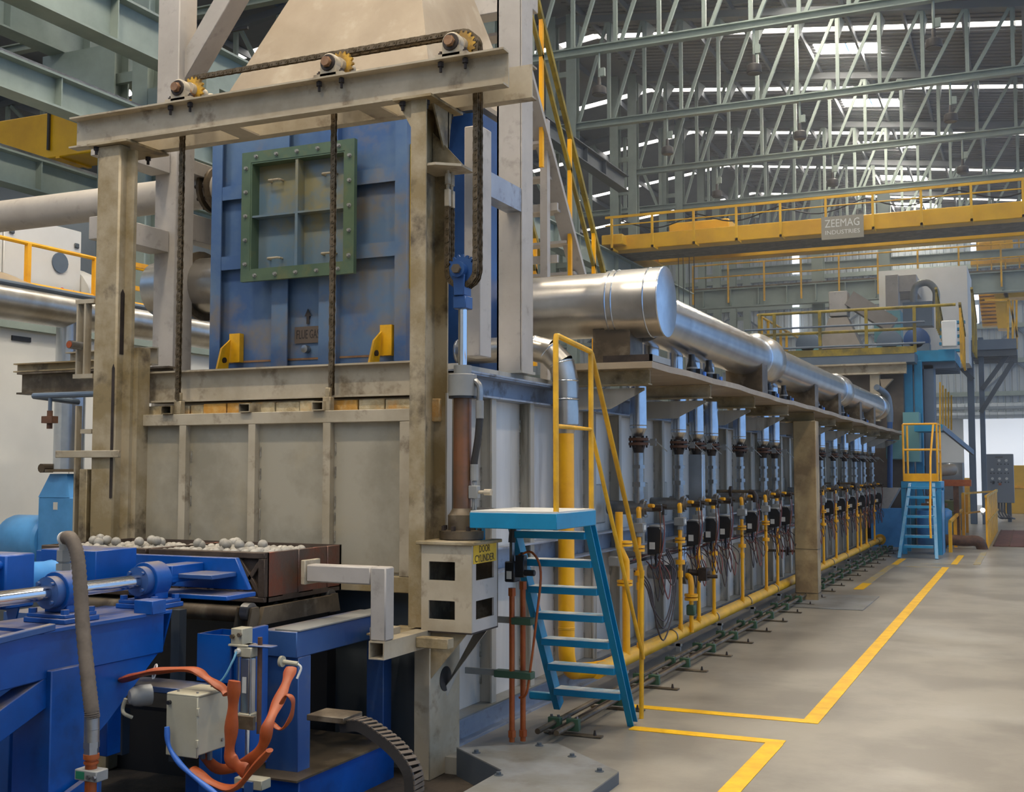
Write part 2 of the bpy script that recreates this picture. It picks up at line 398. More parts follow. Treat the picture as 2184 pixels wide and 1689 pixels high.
# ---- columns of the left row
COLY = [13.6] + [TY[0] - BAY] + TY
for i, y in enumerate(COLY):
    t = thing('hall_column', f'pale green laced steel column number {i + 1} along the left side of the hall', 'column', (XL, y, 0), 'hall columns')
    for dx in (-.55, .1):
        B().ibeam((XL + dx, y, 0), (XL + dx, y, 15.3), .3, .32, .03, (0, 1, 0)).build('column_leg', 'green_steel', t)
    for k in range(12):
        z = .8 + k * 1.15
        B().box(XL - .55, XL + .1, y - .04, y + .04, z, z + .16).build('batten', 'green_steel', t, smooth=0)
    B().prism([(XL + .2, y - .15, 7.49), (XL + 1.35, y - .15, 7.49), (XL + 1.35, y - .15, 7.25), (XL + .2, y - .15, 6.8)], (0, .3, 0)).build('bracket', 'green_steel', t)
    B().prism([(XL - .7, y - .15, 8.3), (XL - 1.9, y - .15, 8.3), (XL - 1.9, y - .15, 8.05), (XL - .7, y - .15, 7.5)], (0, .3, 0)).build('bracket', 'green_steel', t)
# ---- runway girders
def girder(x, z0, z1, y0, y1, lab, w=.34, m='green_steel'):
    t = thing('runway_girder', lab, 'girder', (x, y0, z0))
    B().ibeam((x, y0, (z0 + z1) / 2), (x, y1, (z0 + z1) / 2), w, z1 - z0, .03).build('girder_beam', m, t)
    B().box(x - .04, x + .04, y0, y1, z1, z1 + .08).build('rail', 'steel', t, smooth=0)
    n = int((y1 - y0) / 1.6)
    for k in range(n):
        yy = y0 + .8 + k * 1.6
        B().box(x - w / 2 + .02, x + w / 2 - .02, yy - .01, yy + .01, z0 + .03, z1 - .03).build('stiffener', m, t, smooth=0)
    return t
girder(XL + 1.05, 7.5, 8.15, 3, 41, 'pale green crane runway girder carrying the right-hand crane')
girder(XL + .75, 10.5, 11.0, 14, 34.5, 'dark upper runway girder ending at a laced column', m='graydark')
girder(XL - 1.6, 8.3, 9.05, 2, 50, 'pale green crane runway girder of the left-hand hall')
girder(-11.6, 6.45, 6.9, 4, 24, 'pale green beam below the left crane runway', .3)
girder(-13.6, 5.9, 6.4, 4, 24, 'lowest pale green beam at upper left behind the hanging chain frame', .3)
# ---- overhead crane in the main hall
GY, HY = 32.2, 35.0
c = thing('overhead_crane', 'yellow double girder overhead crane crossing the main hall', 'crane', (-5, GY, 8.4))
b = B(); b.box(-11.2, 6, GY, GY + .55, 8.19, 8.63); b.build('near_girder', 'crane', c, bev=.02)
b = B(); b.box(-10.6, 6, HY, HY + .55, 8.25, 8.58); b.build('far_girder', 'crane', c, bev=.02)
b = B(); b.box(-11.35, -10.7, GY - .4, HY + .9, 8.3, 8.6); b.build('end_carriage', 'crane', c, bev=.02)
b = B(); b.box(-11.3, 6, GY + .55, GY + 1.9, 8.19, 8.23); b.build('walkway', 'brownsteel', c)
b = B(); b.box(-11.2, 6, GY - .5, GY - .45, 9.05, 9.12); b.build('hand_rail', 'crane', c, smooth=0)
B().cyl((-11.2, GY - .48, 8.84), (6, GY - .48, 8.84), .02, n=6).build('mid_rail', 'crane', c)
for k in range(13):
    x = -11.0 + k * 1.22
    b = B(); b.box(x - .03, x + .03, GY - .5, GY - .44, 8.12, 9.06); b.box(x - .03, x + .03, GY - .5, GY, 8.12, 8.18)
    b.build('rail_post', 'crane', c, smooth=0)
for k in range(7):
    x = -10.8 + k * 2.3
    B().tube(cat([(x, GY - .3, 9.0), (x + 1.1, GY - .3, 8.7), (x + 2.3, GY - .3, 9.0)], 6), .02, 5).build('festoon_cable', 'black', c)
b = B(); b.box(-9.6, -7.8, GY + .6, HY - .1, 8.66, 9.0); b.build('trolley', 'crane', c, bev=.03)
p = at(1797, 484, y=GY - .52)
b = B(); b.box(p.x - .55, p.x + .55, GY - .56, GY - .52, p.z - .32, p.z + .3); sg = b.build('sign_plate', 'signgrey', c)
def text(body, size, loc, rot, m, parent, name='lettering', ext=.001, width=None, align='CENTER'):
    cu = D.curves.new(name, 'FONT'); cu.body = body; cu.size = size; cu.extrude = ext; cu.align_x = align; cu.align_y = 'CENTER'
    cu.resolution_u = 2
    tmp = D.objects.new(name, cu); COL.objects.link(tmp)
    dg = bpy.context.evaluated_depsgraph_get(); me = D.meshes.new_from_object(tmp.evaluated_get(dg)); me.name = name
    D.objects.remove(tmp)
    if width:
        xs = [v.co.x for v in me.vertices]; k = width / (max(xs) - min(xs))
        for v in me.vertices: v.co.x *= k
    me.materials.append(MATS[m])
    o = inst(name, me, parent, loc, rot); return o
text('ZEEMAG', .3, (p.x, GY - .565, p.z + .1), (R(90), 0, 0), 'white', sg, width=.9)
text('INDUSTRIES', .16, (p.x, GY - .565, p.z - .14), (R(90), 0, 0), 'white', sg, width=.9)
# hoist ropes under the crane
for k, u in enumerate((1447, 1457, 1470, 1480)):
    q = at(u, 560, y=34.5)
    B().cyl((q.x, 34.5, 5.2), (q.x, 34.5, 8.7), .012, n=5).build('hoist_rope', 'black', c)
# ---- crane of the left-hand hall, seen between the girders
y = 16.5
c = thing('overhead_crane', 'yellow crane girder at upper left behind the chain frame', 'crane', (-17, y, 8.2))
B().box(-26, -11.9, y, y + .8, 7.75, 8.65).build('near_girder', 'crane', c, bev=.02)
B().box(-26, -11.0, y + 2.6, y + 3.3, 7.35, 7.85).build('far_girder', 'crane', c, bev=.02)
for k in range(7): B().box(-24 + k * 1.7, -23.95 + k * 1.7, y - .06, y - .02, 7.9, 9.6).build('rail_post', 'black', c, smooth=0)
B().box(-25, -12.5, y - .06, y - .02, 9.55, 9.6).build('hand_rail', 'black', c, smooth=0)
for k in range(8): B().box(-25 + k * 1.6, -24.9 + k * 1.6, y - .02, y + .82, 7.72, 7.76).build('stiffener', 'yellow_rail', c, smooth=0)
# ---- trusses of the left-hand hall
for i, y in enumerate((13.6, 20.2, 26, 31.7, 43)):
    t = thing('roof_truss', f'pale roof truss of the left-hand hall, {ORD[i]} from the camera', 'truss', (XL, y, 12), 'roof trusses of the left hall')
    B().ibeam((-33, y, 11.9), (XL, y, 11.9), .2, .2, .03).build('bottom_chord', 'green_steel', t)
    B().bar((-33, y, zl(-33) - .3), (XL, y, zl(XL) - .3), .2, .2).build('top_chord', 'purlin', t)
    for k in range(14):
        x = XL - .6 - k * 1.45
        if zl(x) - .4 > 12.2:
            B().box(x - .06, x + .06, y - .05, y + .05, 12, zl(x) - .4).build('web_post', 'green_steel', t, smooth=0)
            B().bar((x - .14, y, 12), (x - 1.3, y, zl(x - 1.4) - .42), .1, .12, (0, 1, 0)).build('web_diagonal', 'green_steel', t, smooth=0)
# ---- far gable wall: corrugated sheet, girts, braces, light slits, doorway
YW = 61.0
b = B(); x = -34.0; pr = []
while x < 14:
    pr += [(x, 0), (x + .18, 0), (x + .22, .05), (x + .28, .05)]; x += .32
vs = [(px_, YW + d, z) for z in (4.2, 15.6) for px_, d in pr]; n = len(pr)
b.add(vs, [(i, i + 1, n + i + 1, n + i) for i in range(n - 1)])
wall = S(b.build('wall_far', 'wallsheet', smooth=0))
B().box(-34, -3.0, YW, YW + .2, 0, 4.2).build('wall_panel', 'boothwall', wall, smooth=0)
B().box(3, 14, YW, YW + .2, 0, 4.2).build('wall_panel', 'boothwall', wall, smooth=0)
S(B().box(-3.0, 3, YW + .05, YW + .1, 0, 4.2).build('doorway_glow', 'doorlight', smooth=0))  # glowing sheet stands in for bright daylight outside the open doorway
for k, z in enumerate((4.3, 5.3, 6.9, 8.6, 10.1, 11.6)):
    B().box(-34, 14, YW - .2, YW - .02, z, z + .22).build('girt', 'green_steel', wall, smooth=0)
for k in range(10):
    x = -26 + k * 3.4
    for z0, z1 in ((5.4, 6.9), (7.1, 8.6), (8.8, 10.1), (10.3, 11.6)):
        B().bar((x, YW - .1, z0), (x + 1.7 * (1 if k % 2 else -1), YW - .1, z1), .09, .09).build('brace', 'slate', wall, smooth=0)
for z in (4.35, 4.75):                                   # corrugated canopies over the doorway
    b = B()
    for k in range(24): b.cyl((-5 + k * .36, YW - .9, z), (-4.66 + k * .36, YW - .9, z), .17, n=8)
    b.build('canopy_roll', 'wallsheet', wall)
for k, (u0, v0, v1) in enumerate(((1697, 545, 585), (1697, 620, 655), (1697, 668, 712), (2078, 506, 520), (2078, 524, 548), (2080, 605, 640), (2080, 650, 690))):
    p0 = at(u0 - 7, v1, y=YW - .3); p1 = at(u0 + 7, v0, y=YW - .3)
    o = B().box(p0.x, p1.x, YW - .3, YW - .26, p0.z, p1.z).build('window_%d' % (k + 1), 'slitlight', smooth=0); S(o)
wins = 8
S(B().box(-34.2, -34, -14, 62, 0, 13).build('wall_left', 'wallsheet', smooth=0))
S(B().box(-34, 14, -14.2, -14, 0, 12).build('wall_back', 'boothwall', smooth=0))  # unseen wall, added to keep cool sky light off the front faces
# cross walkway with yellow rail before the gable
y = 45.2
t = thing('cross_walkway', 'green cross walkway with yellow hand rail in front of the far wall', 'walkway', (-6, y, 8.4))
B().ibeam((XL, y, 8.5), (6, y, 8.5), .4, .75, .04).build('walkway_beam', 'green_steel', t)
B().box(XL, 6, y - .2, y + .5, 8.88, 8.94).build('deck', 'brownsteel', t)
for z in (9.35, 9.85): B().cyl((XL + .1, y - .25, z), (6, y - .25, z), .03, n=6).build('hand_rail', 'yellow_rail', t)
for k in range(13):
    B().box(XL + .1 + k * 1.42, XL + .16 + k * 1.42, y - .28, y - .22, 8.3, 9.85).build('rail_post', 'yellow_rail', t, smooth=0)
for k in range(16): B().box(XL + .5 + k * 1.1, XL + .54 + k * 1.1, y - .19, y + .19, 8.2, 8.85).build('stiffener', 'green_steel', t, smooth=0)
for lab, u in (('tall pale green column left of the smoke hood, rising to the roof', 1745), ('pale green column beside the bright slit windows', 1888)):
    q = at(u, 600, y=46)
    B_ = thing('gable_column', lab, 'column', (q.x, 46, 0))
    B().ibeam((q.x, 46, 0), (q.x, 46, 12.6), .42, .5, .03, (0, 1, 0)).build('column_leg', 'green_steel', B_)
    B().box(q.x - .25, q.x + .25, 45.7, 46.3, 0, .04).build('base_plate', 'green_steel', B_)
# second crossing beam, higher
t = thing('cross_beam', 'pale cross beam below the crane in front of the far wall', 'beam', (-4, 50, 10.1))
B().box(XL, 6, 50, 50.2, 10.2, 10.5).build('beam_web', 'green_steel', t)
B().box(XL, 6, 49.9, 50.3, 10.5, 10.54).build('beam_flange', 'green_steel', t)
# ================================================================ the long furnace and everything along its side
XS, XP = -3.35, -3.45          # rib face, panel face of the furnace side
Y0, Y1 = 6.62, 27.4
F = thing('reheating_furnace', 'long ribbed steel furnace casing running away down the hall', 'furnace', (-4.6, 6.6, 0))
B().box(-5.85, XP - .012, Y0 + .05, Y1, .12, 2.4).build('casing', 'rib', F, smooth=0)
RP = .667; ribs = [7.19 + RP * k - RP for k in range(31)]
rmesh = None
for k, y in enumerate(ribs):
    b = B(); b.box(XP, XS - .012, y - .006, y + .006, .181, 2.23); b.box(XS - .012, XS, y - .035, y + .035, .181, 2.23)
    b.build('rib', 'rib', F, smooth=0)
    if k < 14:
        w_ = B(); random.seed(k)
        z = .3
        while z < 2.1:
            w_.bar((XP + .004, y - .012, z), (XP + .004, y - .012, z + .09), .012, .012); z += random.uniform(.16, .3)
        w_.build('weld_seam', 'weld', F, smooth=0)['kind'] = 'stuff'
    B().box(XP - .012, XP, y + .008, y + RP - .008, .181, 2.229).build('side_panel', 'sidesheet', F, smooth=0)
# beams
b = B(); b.chan((XP, Y0, 2.305), (XP, Y1, 2.305), .13, .15, .012, side=1); b.build('top_beam', 'bluebeam', F)
B().box(XP - .1, XS + .04, Y0, Y1, 2.38, 2.392).build('top_ledge', 'bluebeam', F, smooth=0)
b = B(); b.chan((XP, Y0, 1.13), (XP, Y1, 1.13), .13, .17, .012, side=1); b.build('waist_beam', 'bluebeam', F)
b = B(); b.ibeam((XS - .06, Y0 - .02, .085), (XS - .06, Y1, .085), .14, .17, .014); b.build('base_beam', 'bluebeam', F)
B().box(XP - .02, XS + .02, Y0, Y1, .17, .18).build('base_ledge', 'floorplate', F, smooth=0)
b = B(); b.box(-5.85, -3.4, Y0 + .1, Y1, 2.4, 2.44); b.build('roof_plate', 'rib', F)
B().box(XP - .02, XS, Y0, Y0 + .014, .17, 2.38).build('end_plate', 'rib', F, smooth=0)
# small brackets that carry the cable rail
for k in range(15):
    y = 9.55 + k * 1.2
    B().box(XS, XS + .25, y, y + .05, 1.0, 1.05).build('rail_bracket', 'grey', F, smooth=0)
# ---- cable tray with cables
t = thing('cable_rail', 'slim cable rail with bundled wires along the furnace side', 'cable rail', (XS + .2, 9.3, .92))
B().box(-3.13, -3.09, 9.3, 27, .915, .955).build('rail', 'grey', t, smooth=0)
for k in range(4):
    random.seed(40 + k); pts = [(-3.11 + random.uniform(-.02, .04), 9.3 + i * .6, .96 + .012 * k + random.uniform(-.02, .03)) for i in range(30)]
    B().tube(cat(pts, 2), .008, 5).build('wire', 'wire' if k != 1 else 'wire_red', t)
# ---- shelf
SZ = 2.52
sh = thing('duct_shelf', 'long dusty steel shelf carrying the silver duct on brackets', 'shelf', (-2.95, 18, 2.1))
b = B(); n = 40
for i in range(n):
    ya, yb = 8.4 + i * 19.1 / n, 8.4 + (i + 1) * 19.1 / n
    zf = lambda y: SZ + .005 * math.sin(y * 1.3) + .005 * math.sin(y * 4.1)
    xe = lambda y: -2.6 + .006 * math.sin(y * 2.3)
    b.add([(-3.38, ya, SZ), (xe(ya), ya, zf(ya)), (xe(yb), yb, zf(yb)), (-3.38, yb, SZ),
           (-3.38, ya, SZ + .05), (xe(ya), ya, zf(ya) + .05), (xe(yb), yb, zf(yb) + .05), (-3.38, yb, SZ + .05)],
          [(0, 3, 2, 1), (4, 5, 6, 7), (1, 2, 6, 5), (0, 4, 7, 3)] + ([(0, 1, 5, 4)] if i == 0 else []) + ([(2, 3, 7, 6)] if i == n - 1 else []))
b.build('shelf_plate', 'tan', sh, smooth=0)
B().box(-2.99, -2.6, 8.4, 8.42, SZ + .05, SZ + .1).build('edge_angle', 'darkiron', sh, smooth=0)
B().box(-2.62, -2.6, 8.4, 8.9, SZ + .05, SZ + .1).build('edge_angle', 'grey', sh, smooth=0)
for k in range(11):
    y = 8.55 + k * 1.85
    b = B(); b.ibeam((-3.4, y, SZ - .062), (-2.66, y, SZ - .062), .1, .12, .01); b.build('cross_beam', 'cream_dirty', sh)
    B().prism([(-3.4, y + .04, SZ - .14), (-2.72, y + .04, SZ - .14), (-2.72, y + .04, SZ - .16), (-3.0, y + .04, SZ - .3), (-3.4, y + .04, SZ - .3)], (0, .012, 0)).build('bracket', 'rib', sh, smooth=0)
pt = B(); pt.box(-2.93, -2.63, 15.85, 16.1, 0, SZ - .12)
pt = pt.build('support_post', 'tanpost', bev=.008); tag(pt, 'broad tan steel post holding up the duct shelf', 'post')
B().box(-2.935, -2.625, 15.846, 16.105, .68, .686).build('seam', 'brownsteel', pt, smooth=0)
B().box(-2.937, -2.622, 15.842, 16.11, .1, .106).build('seam', 'brownsteel', pt, smooth=0)
# ---- silver ducts
t = thing('header_duct', 'fat silver header duct with capped end above the blue ladder', 'duct', (-3.5, 8.8, 2.8))
HZ, HY_ = 3.07, 8.8
B().cyl((-4.9, HY_, HZ), (-2.98, HY_, HZ), .262, n=36, caps=False).build('barrel', 'silver', t)
B().cyl((-3.06, HY_, HZ), (-2.6, HY_, HZ), .275, n=36, caps=False).build('end_sleeve', 'silver', t)
for x in (-3.03, -2.98, -2.72):
    B().lathe((x, HY_, HZ), (1, 0, 0), [(.276, 0), (.281, .006), (.276, .012)], 36).build('swage_band', 'silver_new', t)
b = B(); b.lathe((-2.6, HY_, HZ), (1, 0, 0), [(.275, -.01), (.282, -.005), (.28, .004), (.15, .012), (.01, .014)], 36); b.build('end_cap', 'silver_new', t)
b = B(); b.box(-3.16, -2.85, HY_ - .16, HY_ + .16, SZ + .05, HZ - .21); b.build('saddle_stand', 'brownsteel', t)
DX, DZ = -2.84, 3.0
t = thing('air_main_duct', 'long silver air duct with collars running along the shelf', 'duct', (DX, 17, 2.75))
B().cyl((DX, 8.95, DZ), (DX, 24.6, DZ), .225, n=32).build('barrel', 'silver_new', t)
for y, r in ((13.3, .29), (19.1, .27), (24.3, .25)):
    B().lathe((DX, y - .32, DZ), (0, 1, 0), [(.226, 0), (r, .1), (r, .5), (.226, .6)], 32).build('collar', 'silver', t)
    B().lathe((DX, y - .34, DZ), (0, 1, 0), [(.226, 0), (.24, .01), (.226, .02)], 32).build('swage_band', 'silver_new', t)
B().lathe((DX, 24.6, DZ), (0, 1, 0), [(.2, 0), (.24, .02), (.24, .1), (.13, .3), (.05, .34)], 24).build('end_reducer', 'silver', t)
for k, y in enumerate((12.55, 15.9, 18.0, 20.4, 22.3)):
    b = B(); b.prism([(DX - .2, y, SZ + .05), (DX + .2, y, SZ + .05), (DX + .2, y, DZ - .02), (DX + .12, y, DZ - .19), (DX, y, DZ - .225), (DX - .12, y, DZ - .19), (DX - .2, y, DZ - .02)], (0, .28, 0))
    b.build('saddle', 'brownsteel', t)
# stub pipes and black actuators standing on the shelf
for k, y in enumerate((9.5, 10.25, 10.85, 11.4, 12.95, 14.0, 14.6, 16.4, 18.6, 20.9, 22.8)):
    b = B(); b.cyl((-2.95, y, SZ + .04), (-2.95, y, DZ - .12), .072, n=16); b.build('branch_pipe', 'silver_new', t)
    B().cyl((-2.95, y, SZ + .04), (-2.95, y, SZ + .07), .1, n=16).build('branch_flange', 'darkiron', t)
ACT = 'first second third fourth fifth sixth seventh'.split()
a0 = None
for k, y in enumerate((10.05, 10.65, 13.35, 14.25, 16.6, 19.0, 21.4)):
    lab = f'black actuator with blue foot on the shelf, {ACT[k]} from the header duct'
    if a0 is None:
        a0 = thing('damper_actuator', lab, 'actuator', (-2.74, y, SZ + .05), 'damper actuators')
        b = B(); b.lathe((-2.74, y, SZ + .05), (0, 0, 1), [(.05, 0), (.05, .06), (.045, .1), (.035, .13), (.03, .15), (.03, .2)], 14); b.build('body', 'blackbox', a0)
        B().box(-2.72, -2.66, y - .02, y + .08, SZ + .05, SZ + .12).build('terminal_box', 'black', a0)
        B().cyl((-2.74, y, SZ + .12), (-2.74, y, SZ + .135), .052, n=14).build('collar', 'grey', a0)
        B().box(-2.70, -2.645, y + .08, y + .14, SZ + .05, SZ + .1).build('foot', 'cableblue', a0)
    else: copy_thing(a0, (-2.74, y, SZ + .05), lab, 'damper actuators')
# ---- burner trains
BX = -3.08
BN = 'first second third fourth fifth sixth seventh eighth ninth tenth eleventh twelfth thirteenth'.split()
def burner(y, lab, tall=False):
    t = thing('burner_train', lab, 'burner', (BX, y, .3), 'burner trains along the furnace')
    X = BX
    b = B(); b.cyl((X, y, 2.1), (X, y, 2.46), .073, n=20); o = b.build('insulated_pipe', 'silver_new', t)
    B().lathe((X, y, 2.12), (0, 0, 1), [(.0735, 0), (.076, .004), (.0735, .008)], 20).build('band', 'silver', o)
    B().cyl((X, y, 2.03), (X, y, 2.1), .034, .073, n=20).build('reducer_cone', 'silver', t)
    fl_ = B(); fl_.cyl((X, y, 1.995), (X, y, 2.018), .085, n=18); fl_.cyl((X, y, 1.955), (X, y, 1.978), .085, n=18); fl_.cyl((X, y, 1.978), (X, y, 1.995), .05, n=14)
    o = fl_.build('butterfly_valve', 'rust', t)
    for a in range(6):
        dx, dy = .07 * math.cos(a * 1.047 + .4), .07 * math.sin(a * 1.047 + .4)
        B().cyl((X + dx, y + dy, 1.935), (X + dx, y + dy, 2.035), .008, n=6).build('bolt', 'darkiron', o)
    b = B(); b.cyl((X + .05, y, 1.985), (X + .13, y + .03, 1.985), .012, n=8); b.box(X + .1, X + .15, y + .01, y + .03, 1.95, 2.01); b.bar((X + .15, y + .02, 1.99), (X + .24, y + .05, 1.9), .022, .008)
    b.build('valve_lever', 'grey', t)
    B().lathe((X, y, 1.89), (0, 0, 1), [(.042, 0), (.05, .03), (.06, .065)], 14).build('valve_neck', 'darkiron', t)
    if tall:
        b = B(); b.box(X - .07, X + .07, y - .06, y + .06, 1.12, 1.9); b.build('insulated_duct', 'silver_new', t, bev=.004)
    else:
        b = B()
        for z0, z1, r, n in ((1.78, 1.89, .04, 14), (1.755, 1.785, .055, 6), (1.64, 1.755, .04, 14), (1.69, 1.705, .044, 14), (1.6, 1.64, .058, 6), (1.52, 1.6, .04, 14), (1.44, 1.54, .046, 14)):
            b.cyl((X, y, z0), (X, y, z1), r, n=n)
        b.build('union_pipe', 'steel', t)
    b = B(); b.cyl((X - .28, y, 1.42), (X + .08, y, 1.42), .06, n=14); b.cyl((X + .03, y, 1.42), (X + .06, y, 1.42), .078, n=14); b.cyl((X + .08, y, 1.42), (X + .2, y, 1.42), .035, n=10)
    b.build('burner_body', 'steel', t)
    B().box(XP, XP + .02, y - .14, y + .14, 1.28, 1.62).build('mounting_plate', 'rib', t, bev=.01)
    b = B(); b.cyl((X + .13, y - .02, 1.42), (X + .21, y - .02, 1.42), .028, n=6); b.cyl((X + .16, y + .04, 1.44), (X + .23, y + .06, 1.43), .018, n=8); b.cyl((X + .2, y + .05, 1.36), (X + .2, y + .05, 1.45), .012, n=6); b.build('electrodes', 'darkiron', t)
    B().cyl((X + .1, y - .03, 1.44), (X + .15, y - .06, 1.44), .016, n=8).build('yellow_hose', 'yellow', t)
    gy = y - .16
    b = B(); b.tube(cat([(X + .02, y - .04, 1.41), (X + .04, gy + .02, 1.41), (X + .05, gy, 1.38), (X + .05, gy, 1.3)], 4), .022, 10); b.build('gas_elbow', 'yellow', t)
    b = B(); b.box(X + .0, X + .1, gy - .04, gy + .06, 1.22, 1.3); b.cyl((X + .05, gy, 1.18), (X + .05, gy, 1.34), .03, n=10); b.build('solenoid_valve', 'grey', t, bev=.006)
    B().box(X + .1, X + .102, gy - .02, gy + .03, 1.24, 1.28).build('rating_label', 'labelwhite', t, smooth=0)
    b = B(); b.cyl((X + .05, gy, .98), (X + .05, gy, 1.2), .019, n=10); b.cyl((X + .05, gy, 1.06), (X + .05, gy, 1.08), .05, n=12); b.cyl((X + .05, gy, 1.09), (X + .05, gy, 1.11), .05, n=12)
    b.cyl((X + .05, gy, .2), (X + .05, gy, 1.0), .019, n=10); b.cyl((X + .05, gy, .74), (X + .05, gy, .8), .026, n=10); b.cyl((X + .05, gy, .86), (X + .05, gy, .9), .045, n=12); b.cyl((X + .05, gy, .26), (X + .05, gy, .3), .026, n=10)
    b.build('gas_drop_pipe', 'yellow', t)
    # controller box
    cy = y + .3; b = B(); b.box(X + .02, X + .12, cy - .09, cy + .09, 1.0, 1.26); o = b.build('controller_base', 'grey', t, bev=.008)
    b = B(); b.prism([(X + .03, cy - .17, 1.01), (X + .17, cy - .17, 1.03), (X + .17, cy - .17, 1.2), (X + .14, cy - .17, 1.25), (X + .03, cy - .17, 1.25)], (0, .09, 0)); b.build('controller_cover', 'blackbox', t, bev=.006)
    B().box(X + .05, X + .1, cy - .172, cy - .17, 1.06, 1.12).build('rating_label', 'labelwhite', t, smooth=0)
    B().box(X + .12, X + .124, cy - .01, cy + .02, 1.13, 1.17).build('red_lamp', 'red', t, smooth=0)
    B().cyl((X + .1, cy - .13, .92), (X + .1, cy - .13, 1.02), .012, n=8).build('cable_gland', 'black', t)
    random.seed(int(y * 100))
    for k in range(4):
        x0 = X + .05 + .03 * k; d = random.uniform(.1, .34)
        B().tube(cat([(x0, cy - .13 + .02 * k, 1.0), (x0 + .02, cy - .14 + .02 * k, .86), (x0 + .03, cy - .02 + .05 * k, .86 - d), (x0, cy + .12 + .06 * k, .9 - d * .4), (X, cy + .14 + .05 * k, .96)], 5), .0055, 5).build('wire', ('wire', 'wire', 'wire_red', 'wire')[k], t)
    B().tube(cat([(X + .2, y + .05, 1.36), (X + .2, y + .08, 1.2), (X + .17, y + .06, 1.0), (X + .1, y + .12, .9), (X, y + .2, .95)], 5), .005, 5).build('ignition_wire', 'wire_red', t)
    B().tube(cat([(X + .19, y - .02, 1.4), (X + .21, y - .06, 1.2), (X + .17, y + .02, .95), (X + .12, y + .16, .8), (X, y + .24, .94)], 5), .005, 5).build('ignition_wire', 'rust', t)
    return t
ys = [9.55, 10.8, 12.05, 13.35, 14.65, 15.35, 17.7, 19.0, 20.3, 21.6, 22.9, 24.2, 25.5]
b0 = None
for k, y in enumerate(ys):
    lab = f'silver burner pipe with dark valve and yellow gas drop, {BN[k]} from the blue ladder'
    if b0 is None: b0 = burner(y, lab)
    else: copy_thing(b0, (BX, y, .3), lab, 'burner trains along the furnace')
burner(11.45, 'burner pipe ending in a tall boxed silver duct, between the second and third plain burners', True)
burner(23.4, 'boxed silver burner duct near the far end of the furnace', True)
# pipe stubs with shut-off valves reaching forward
for k, (y, z) in enumerate(((13.0, 1.5), (16.3, .62), (21.1, 1.5))):
    t = thing('purge_pipe', ('rusty horizontal pipe with elbow beside the middle burners', 'thin horizontal pipe with round disc low beside the tan post', 'horizontal pipe with dark elbow among the far burners')[k], 'pipe', (XP, y, z))
    B().cyl((-3.4, y, z), (-2.9, y, z), .018, n=8).build('pipe', 'brownsteel', t)
    B().cyl((-3.12, y, z), (-3.09, y, z), .06, n=14).build('disc', 'darkiron', t)
    b = B(); b.tube([(-2.9, y, z), (-2.85, y, z - .01), (-2.83, y, z - .05), (-2.83, y, z - .12)], .03, 10); b.build('elbow', 'darkiron', t)
# low pilot burner with camera-like fittings
t = thing('pilot_burner', 'small grey pilot burner with yellow flange low on the furnace side', 'burner', (-3.1, 11.0, .3))
b = B(); b.cyl((-3.45, 11, .75), (-3.05, 11, .75), .07, n=16); b.cyl((-3.1, 11, .75), (-3.06, 11, .75), .11, n=16); b.build('burner_body', 'steel', t)
B().cyl((-3.12, 11, .8), (-3.12, 11, 1.0), .05, n=14).build('air_pipe', 'silver_new', t)
b = B(); b.cyl((-3.05, 11, .76), (-2.85, 11.05, .74), .03, n=10); b.box(-2.95, -2.87, 10.97, 11.1, .68, .8); b.cyl((-2.88, 11.02, .72), (-2.78, 11.05, .72), .018, n=8); b.build('electrodes', 'darkiron', t)
b = B(); b.tube(cat([(-3.08, 10.96, .73), (-3.02, 10.92, .72), (-3.0, 10.9, .66), (-3.0, 10.9, .56)], 4), .028, 10); b.cyl((-3.0, 10.9, .5), (-3.0, 10.9, .525), .065, n=14); b.cyl((-3.0, 10.9, .535), (-3.0, 10.9, .56), .065, n=14); b.cyl((-3.0, 10.9, .2), (-3.0, 10.9, .52), .022, n=10); b.build('gas_pipe', 'yellow', t)
B().box(-3.04, -2.96, 10.86, 10.94, .36, .46).build('cock', 'clampgreen', t, bev=.01)
# big sagging cable loops
t = thing('cable_loop', 'big drooping cable loops below the first controller box', 'cable', (-3, 9.8, .45))
for k, (a, d) in enumerate(((.0, .0), (.05, .06), (.1, .16))):
    B().tube(cat([(-3.06, 9.35 + a, .9), (-3.0, 9.5 + a, .75), (-2.98, 9.62 + a, .56 - d), (-2.98, 9.95, .42 - d), (-3.0, 10.25 + a, .6 - d * .3), (-3.02, 10.32 + a, .85), (-3.05, 10.2 + a, 1.02)], 6), .007, 6).build('cable', 'wire', t)
# ---- gas header and riser
GX, GZ = -3.07, .21
t = thing('gas_header_pipe', 'long yellow gas header pipe low along the furnace base', 'pipe', (GX, 17, .1))
b = B(); b.tube([(GX, 8.45, GZ), (GX, 12, GZ), (GX, 20, GZ), (GX, 26.6, GZ)], .06, 18); b.build('pipe', 'yellow_dusty', t)
for k in range(12):
    y = 8.9 + k * 1.55
    B().tube(arc((GX, y, GZ), .066, -20, 200, 10, (1, 0, 0), (0, 0, 1)), .006, 6).build('u_bolt', 'steel', t)
    b = B(); b.box(GX - .3, GX + .1, y - .02, y + .02, GZ - .08, GZ - .06); b.box(GX + .05, GX + .09, y - .02, y + .02, GZ - .13, GZ - .06); b.build('bracket', 'grey', t, smooth=0)
b = B(); b.cyl((GX, 26.6, GZ), (GX, 26.63, GZ), .12, n=18); b.build('end_flange', 'yellow_rail', t)
B().cyl((GX, 26.645, GZ), (GX, 26.68, GZ), .12, n=18).build('end_flange', 'rust', t)
t = thing('gas_riser_pipe', 'thick yellow riser pipe behind the blue ladder', 'pipe', (-3.2, 8.25, .2))
RX, RY = -3.22, 8.2
